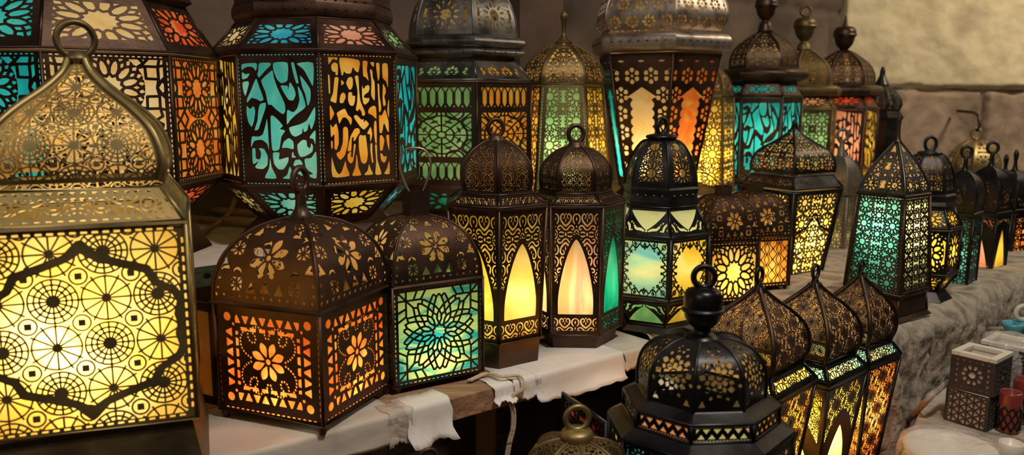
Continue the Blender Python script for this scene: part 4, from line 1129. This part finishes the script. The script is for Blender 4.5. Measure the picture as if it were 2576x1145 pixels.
# supports under back shelf (dark timber posts)
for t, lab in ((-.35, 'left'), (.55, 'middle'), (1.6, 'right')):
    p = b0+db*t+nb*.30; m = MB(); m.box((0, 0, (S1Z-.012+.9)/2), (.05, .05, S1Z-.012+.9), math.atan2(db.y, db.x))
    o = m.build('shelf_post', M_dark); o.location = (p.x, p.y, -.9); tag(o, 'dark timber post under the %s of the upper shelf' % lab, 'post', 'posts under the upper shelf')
# brackets for the front shelf
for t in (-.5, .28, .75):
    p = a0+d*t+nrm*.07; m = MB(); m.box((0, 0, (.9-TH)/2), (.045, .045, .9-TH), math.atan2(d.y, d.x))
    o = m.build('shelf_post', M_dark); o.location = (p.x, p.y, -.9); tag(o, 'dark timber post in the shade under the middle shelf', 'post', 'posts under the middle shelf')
# ledge of rough stone under the right lanterns
def rocky(name, nx, ny, fn, mat, amp, seed, smooth=True):
    V = []; Fc = []
    for j in range(ny+1):
        for i in range(nx+1): V.append(fn(i/nx, j/ny))
    for j in range(ny):
        for i in range(nx): Fc.append((j*(nx+1)+i, j*(nx+1)+i+1, (j+1)*(nx+1)+i+1, (j+1)*(nx+1)+i))
    o = link(name, pymesh(name, V, Fc), mat, None, smooth); return o
from mathutils import noise as mn
def nz(x, y, z, s): return mn.fractal(Vector((x*s, y*s, z*s)), .9, 2.1, 4)
le = [at(1560, 880, 0), at(1800, 905, 0), Vector((.62, 1.80, 0)), at(2238, 842, 0), at(2290, 822, 0), at(2345, 800, 0), at(2400, 775, 0), at(2455, 752, 0), at(2576, 700, 0), at(2760, 640, 0)]
le[0] = s1+nrm*.03+d*.03; le[1] = s1+nrm*.02+d*.18
lec = crom([(p.x, p.y) for p in le], 10)
cum = np.concatenate([[0], np.cumsum(np.hypot(*np.diff(lec, axis=0).T))])
def edge(u):
    s = u*cum[-1]; return np.interp(s, cum, lec[:, 0]), np.interp(s, cum, lec[:, 1])
# profile across: from back of the top, over the rounded edge, down to the floor
def ledge(u, v):
    x, y = edge(u); x2, y2 = edge(min(1, u+.01)); x1, y1 = edge(max(0, u-.01)); t = Vector((x2-x1, y2-y1, 0)).normalized(); n = Vector((-t.y, t.x, 0))
    cut = abs(((u*5.3+.3) % 1)-.5)   # joints between the blocks
    j = max(0, 1-cut/.03)
    if v < .35:
        k = 1-v/.35; off = .035+k*k*2.2; z = 0
        a = .012*nz(x, y, 1, 9)*max(0, 1-k*8)
        return (x+n.x*off, y+n.y*off, min(0.0, z+a-.001*(1-k)) if k > .12 else -abs(a)*.5)
    k = (v-.35)/.65; dz = k**1.3*.9
    rnd = .035*(1-min(1, k*9)); 
    b = .016*nz(x, y, dz*.8, 4)+.007*nz(x, y, dz*1.4, 13)+.0045*nz(x, y, dz, 48)-.02*j
    off = rnd*rnd/.035-b*min(1, k*9)
    return (x+n.x*off, y+n.y*off, -dz)
lo = rocky('wall_ledge', 420, 150, ledge, M_ledge, 0, 1)
struct(lo)
# walls
c0w = Vector((1.72, 4.31)); dw = Vector((1, .8)).normalized()
def wallgrid(name, p, q, z0, z1, nx, ny, mat, seed, bw, bh, zoff=0, depth=.02):
    p = Vector(p); q = Vector(q); L = (q-p).length; t = (q-p)/L; n = Vector((t.y, -t.x))
    def fn(u, v):
        s = u*L; z = z0+(z1-z0)*v
        row = math.floor((z-zoff)/bh); ss = s+(row % 2)*bw*.47+.06*math.sin(row*5)
        wob = .015*nz(s, z, seed, 4)
        gz = abs(((z-zoff+wob)/bh % 1)-0); gz = min(gz, 1-gz)*bh; gx = ((ss+wob)/bw % 1); gx = min(gx, 1-gx)*bw
        g = min(gz, gx); a = -depth*max(0, 1-g/.022)**.6 if g < .022 else 0
        a += .022*nz(s, z, seed+3, 2.2)+.007*nz(s, z, seed+9, 11)
        x = p.x+t.x*s+n.x*a; y = p.y+t.y*s+n.y*a
        return (x, y, z)
    return struct(rocky(name, nx, ny, fn, mat, 0, seed))
pw = c0w-dw*4.2
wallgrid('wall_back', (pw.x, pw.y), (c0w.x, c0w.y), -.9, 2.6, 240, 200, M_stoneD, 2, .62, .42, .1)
# right wall: pale limestone course above, brown blocks below
zj = .5+(ray(2300, 226).z/ray(2300, 226).y)*4.31
wr = wallgrid('wall_right', (c0w.x, c0w.y), (4.6, 4.31), zj, 2.6, 220, 160, M_stoneL, 5, 1.6, 1.15, zj, .05)
wl = wallgrid('wall_right_lower', (c0w.x, c0w.y), (4.6, 4.31), -.9, zj, 220, 120, M_stoneR, 6, .55, .46, zj, .04)
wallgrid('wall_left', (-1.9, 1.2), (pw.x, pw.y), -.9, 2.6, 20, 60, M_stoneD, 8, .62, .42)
# plaster pilaster breaks the dark wall behind the slim brass lantern
pc = aty(1340, 100, 2.95)
m = MB(); m.box((0, 0, 1.75), (.20, .10, 3.5), math.atan2(dw.y, dw.x)); o = m.build('trim_1', M_rust if False else surf('dark brown timber', (.06,.033,.02), (.11,.06,.04), .7, 0, 5, .2, 30)); o.location = (pc.x, pc.y, -.9); struct(o)
# floor, ceiling, rear
def quad(name, x0, x1, y0, y1, z, mat):
    m = MB(); m.add([(x0, y0, z), (x1, y0, z), (x1, y1, z), (x0, y1, z)], [(0, 1, 2, 3)]); return struct(m.build(name, mat))
quad('floor', -2.5, 5, -2, 5, -.9, M_stoneD); quad('ceiling', -2.5, 5, -2, 5, 2.6, M_dark)
# low table for the bottom row
lt = slab('low_table', [(-.25, .72), (.40, .72), (.78, 1.30), (.75, 1.62), (.55, 1.70), (.2, 1.55), (-.25, 1.15)], LZ-.03, LZ, M_wood)
tag(lt, 'low wooden table under the lanterns of the bottom row', 'table')
# low stone step at right with soapstone boxes
ST = -.165
def step(u, v):
    p = edge(.62+.36*u); 
    n = Vector((.35, -.94, 0)).normalized()
    return (0, 0, 0)
sp_ = [at(2250, 1180, ST), at(2400, 1250, ST), at(2900, 1150, ST), at(2900, 830, ST), at(2470, 900, ST), at(2330, 985, ST)]
st = slab('wall_step', [(p.x, p.y) for p in sp_], -.9, ST, M_ledge, bevel=.01); struct(st)
def wheelpat(X, Y, e, asp):
    r = np.hypot(X, Y-asp/2); th = np.arctan2(Y-asp/2, X)
    h = np.maximum(petals(X, Y-asp/2, 0, 0, 10, .13, .26, .05), .085-r)
    q = np.maximum(h, np.where(r > .33, .02-np.abs((X*7 % 1)-.5)*.06-np.abs(((Y*7) % 1)-.5)*.06, -.1))
    return np.minimum(q, np.minimum(.42-np.abs(X), np.minimum(Y, asp-Y)-.07))
def starpat(X, Y, e, asp):
    c = .17; x = X/c; y = Y/c; d = np.full(X.shape, 9.)
    for a in (0, PI/3, 2*PI/3):
        q = x*math.cos(a)+y*math.sin(a); d = np.minimum(d, np.abs((q+.5) % 1-.5))
    return np.minimum(d*c-.016, np.minimum(.45-np.abs(X), np.minimum(Y, asp-Y)-.05))
def stonebox(label, cx, cy, z, w, h, rz, pat, rim=True, inner=M_ala, group=None):
    e = empty('carved_box', (cx, cy, z), rz); tag(e, label, 'box', group)
    t = .009; m = MB()
    for sx, sy, dx, dy in ((0, -1, w, t), (0, 1, w, t), (-1, 0, t, w-2*t), (1, 0, t, w-2*t)):
        m.box((sx*(w-t)/2, sy*(w-t)/2, h/2), (dx, dy, h))
    m.box((0, 0, t/2), (w-2*t, w-2*t, t)); m.build('alabaster_body', inner, e, bevel=.001)
    if rim:
        m = MB(); 
        for sx, sy, dx, dy in ((0, -1, w+.006, .014), (0, 1, w+.006, .014), (-1, 0, .014, w-.022), (1, 0, .014, w-.022)):
            m.box((sx*(w-.008)/2, sy*(w-.008)/2, h+.004), (dx, dy, .010))
        m.build('rim', inner, e, bevel=.002)
    Xg, Tg = np.meshgrid(np.linspace(-.5, .5, 91), np.linspace(0, h/w, int(91*h/w)))
    W = w+.003
    S = np.stack([Xg*W, 0*Xg-W/2-.001, Tg*w], -1); N = np.stack([0*Xg, 0*Xg+1, 0*Xg], -1)
    f = pat(Xg, Tg, .5-np.abs(Xg), h/w); me = pierce('box lattice', S, N, f, .002); me.materials.append(M_dark)
    for k in range(4):
        o = link('lattice_panel', me, M_dark, e); o.rotation_euler = (0, 0, k*PI/2)
    return e
pb = at(2450, 1060, ST)
ang = math.radians(36)
bw = .079
stonebox('black fretted alabaster box with a hexagon star pattern, under the open one', pb.x, pb.y, ST, bw, .073, ang, starpat, rim=False)
stonebox('open cream alabaster box with a black rosette lattice, stacked on another box', pb.x+.004, pb.y, ST+.0745, bw*1.02, .070, ang+.05, wheelpat)
p2 = pb+Vector((.115, .085, 0))
stonebox('dark fretted box behind the stacked pair, under clear plastic film', p2.x, p2.y, ST, .084, .073, ang+.2, wheelpat, rim=False)
stonebox('fretted box wrapped in clear plastic, on top of the rear stack', p2.x, p2.y, ST+.0745, .084, .066, ang+.1, starpat)
# plastic wrap over the rear box and round dish
def wrap(name, label, c, r, h, seed, mat, cat='plastic wrap', dome=.5):
    V = []; Fc = []; nu, nv = 48, 18
    for j in range(nv+1):
        v = j/nv
        for i in range(nu):
            a = 2*PI*i/nu; rr = r*math.sin(min(1, v*1.25)*PI/2)**.7; z = h*(1-v**3.0)
            k = 1+.10*mn.fractal(Vector((math.cos(a)*2+seed, math.sin(a)*2, v*3)), .8, 2, 3)
            sq = 1/max(abs(math.cos(a)), abs(math.sin(a)))**dome
            V.append((c[0]+rr*k*sq*math.cos(a), c[1]+rr*k*sq*math.sin(a), c[2]+max(.001, z*(.97+.05*k))))
    for j in range(nv):
        for i in range(nu): l = (i+1) % nu; Fc.append((j*nu+i, j*nu+l, (j+1)*nu+l, (j+1)*nu+i))
    o = link(name, pymesh(name, V, Fc), mat, None, True); tag(o, label, cat); return o
wrap('plastic_wrap', 'crinkled clear plastic film draped over the rear stack of boxes', (p2.x, p2.y, ST), .056, .160, 3, M_plastic)
pd = at(2385, 1190, ST)
dm = MB(); dm.lathe([(0, .03), (.006, .045), (.03, .072), (.048, .078), (.052, .074), (.046, .066), (.015, .040), (.010, .01)], 40)
dish = dm.build('alabaster_dish', M_ala, None, True); dish.location = (pd.x, pd.y, ST); tag(dish, 'round cream alabaster dish wrapped in plastic, at the bottom right', 'dish')
wrap('plastic_wrap', 'clear crinkled plastic bag round the cream dish at the bottom edge', (pd.x, pd.y, ST), .088, .066, 9, M_plastic, dome=0)
# red candle holders and small jars at the right edge
def jar(name, label, px, py, r, h, mat, cat, lat=True, top=None):
    p = at(px, py, ST); e = empty(name, (p.x, p.y, ST)); tag(e, label, cat)
    MB().lathe([(0, r*.9), (h*.05, r), (h*.95, r), (h, r*.9), (h*.97, r*.8), (h*.5, r*.78)], 20).build('cup', mat, e, True)
    if lat:
        m = MB()
        for k in range(10):
            a = 2*PI*k/10; m.tube([(1.02*r*math.cos(a+b), 1.02*r*math.sin(a+b), h*(.08+.6*t)) for t, b in ((0, 0), (.25, .3), (.5, 0), (.75, .3), (1, 0))], r*.09, 5)
            m.tube([(1.02*r*math.cos(a-b), 1.02*r*math.sin(a-b), h*(.08+.6*t)) for t, b in ((0, 0), (.25, .3), (.5, 0), (.75, .3), (1, 0))], r*.09, 5)
        m.build('lattice_sleeve', M_black, e, True)
    return e
jar('candle_holder', 'red glass candle holder in a black lattice sleeve beside the stacked boxes', 2534, 1085, .021, .085, M_redgl, 'candle holder')
jar('candle_holder', 'darker red candle holder at the very right edge behind the first one', 2572, 1062, .023, .095, M_redgl, 'candle holder')
jar('glass_jar', 'small amber jar in plastic film below the red candle holders', 2540, 1150, .022, .03, M_ala, 'jar', False)
# turquoise bowls on the far ledge stone
pt_ = at(2575, 905, ST)
for (px, Y, r, lab) in ((2545, 1.98, .026, 'left small turquoise glazed bowl stacked with a white one at the right edge'), (2572, 1.99, .026, 'right small turquoise glazed bowl beside its twin at the right edge')):
    p = aty(px, 860, Y); m = MB(); m.lathe([(0, r*.5), (.004, r*.6), (.022, r), (.030, r), (.028, r*.9), (.01, r*.6)], 24)
    o = m.build('bowl', M_turq, None, True); o.location = (p.x, p.y, ST+.075); tag(o, lab, 'bowl', 'turquoise bowls')
pm = aty(2560, 870, 1.99); blk = slab('stone_block', [(pm.x-.05, pm.y-.05), (pm.x+.09, pm.y-.05), (pm.x+.09, pm.y+.06), (pm.x-.05, pm.y+.06)], ST, ST+.075, M_ledge, bevel=.006)
tag(blk, 'rough grey block under the turquoise bowls at the right edge', 'block')
pw_ = aty(2568, 838, 1.99); m = MB(); m.tube([(.018*math.cos(a), 0, .018*math.sin(a)) for a in np.linspace(0, 2*PI, 20)[:-1]], .006, 8, True)
o = m.build('white_ring', M_ala, None, True); o.location = (pw_.x, pw_.y, ST+.075+.030+.0225); tag(o, 'white stone ring lying on the turquoise bowls', 'ring')
# loose cable and sticks between the two biggest lanterns
def cable(name, label, pts, r, mat, cat, group=None):
    o = MB().tube(crom(pts, 8), r, 8).build(name, mat, None, True); tag(o, label, cat, group); return o
cable('twisted_cable', 'twisted grey cable behind the gap between the two biggest lanterns', [tuple(at(500, 592, S1Z+.008)), tuple(at(530, 572, S1Z+.008)), tuple(at(556, 556, S1Z+.015)), tuple(at(580, 530, S1Z+.03)), tuple(aty(598, 480, 2.12))], .006, M_wood, 'cable')
for i, (y0, y1) in enumerate(((512, 530), (540, 556))):
    pA, pB = at(455, y0+8, S1Z+.0115), at(640, y1+8, S1Z+.0115)
    o = MB().tube([tuple(pA), tuple((pA+pB)/2), tuple(pB)], .010, 8).build('cane', M_wood, None, True)
    tag(o, ('upper' if i == 0 else 'lower')+' bamboo cane lying behind the gap between the biggest lanterns', 'cane', 'canes')
# stick leaning on the ledge front and on the step
cable('stick', 'thin grey stick leaning on the face of the stone ledge', [tuple(at(2262, 1085, -.30)), tuple(aty(2330, 1010, 1.60)), tuple(aty(2385, 960, 1.66))], .006, M_ledge, 'stick')
# ================================================================== LIGHT
def area(name, loc, target, size, power, col):
    L = bpy.data.lights.new(name, 'AREA'); L.energy = power; L.size = size; L.color = col; L.shape = 'DISK'
    o = bpy.data.objects.new(name, L); COL.objects.link(o); o.location = loc
    dv = Vector(target)-Vector(loc); o.rotation_euler = dv.to_track_quat('-Z', 'Y').to_euler(); return o
area('ceiling_lamp', (.6, .5, 2.2), (.2, 1.9, 0), .3, 31, (1, .90, .78))
area('ceiling_lamp', (3.3, 2.7, 2.4), (3.0, 4.3, .9), .5, 58, (1, .86, .64))
area('shop_lamp', (-1.0, -.4, 1.9), (-.3, 1.5, .2), .25, 7, (1, .92, .82))
w = bpy.data.worlds.new('world'); SC.world = w; w.use_nodes = True
w.node_tree.nodes['Background'].inputs[0].default_value = (.9, .75, .6, 1); w.node_tree.nodes['Background'].inputs[1].default_value = .022
SC.view_settings.view_transform = 'Standard'; SC.view_settings.look = 'None'; SC.view_settings.gamma = 1
SC.view_settings.use_curve_mapping = False; SC.view_settings.exposure = 0
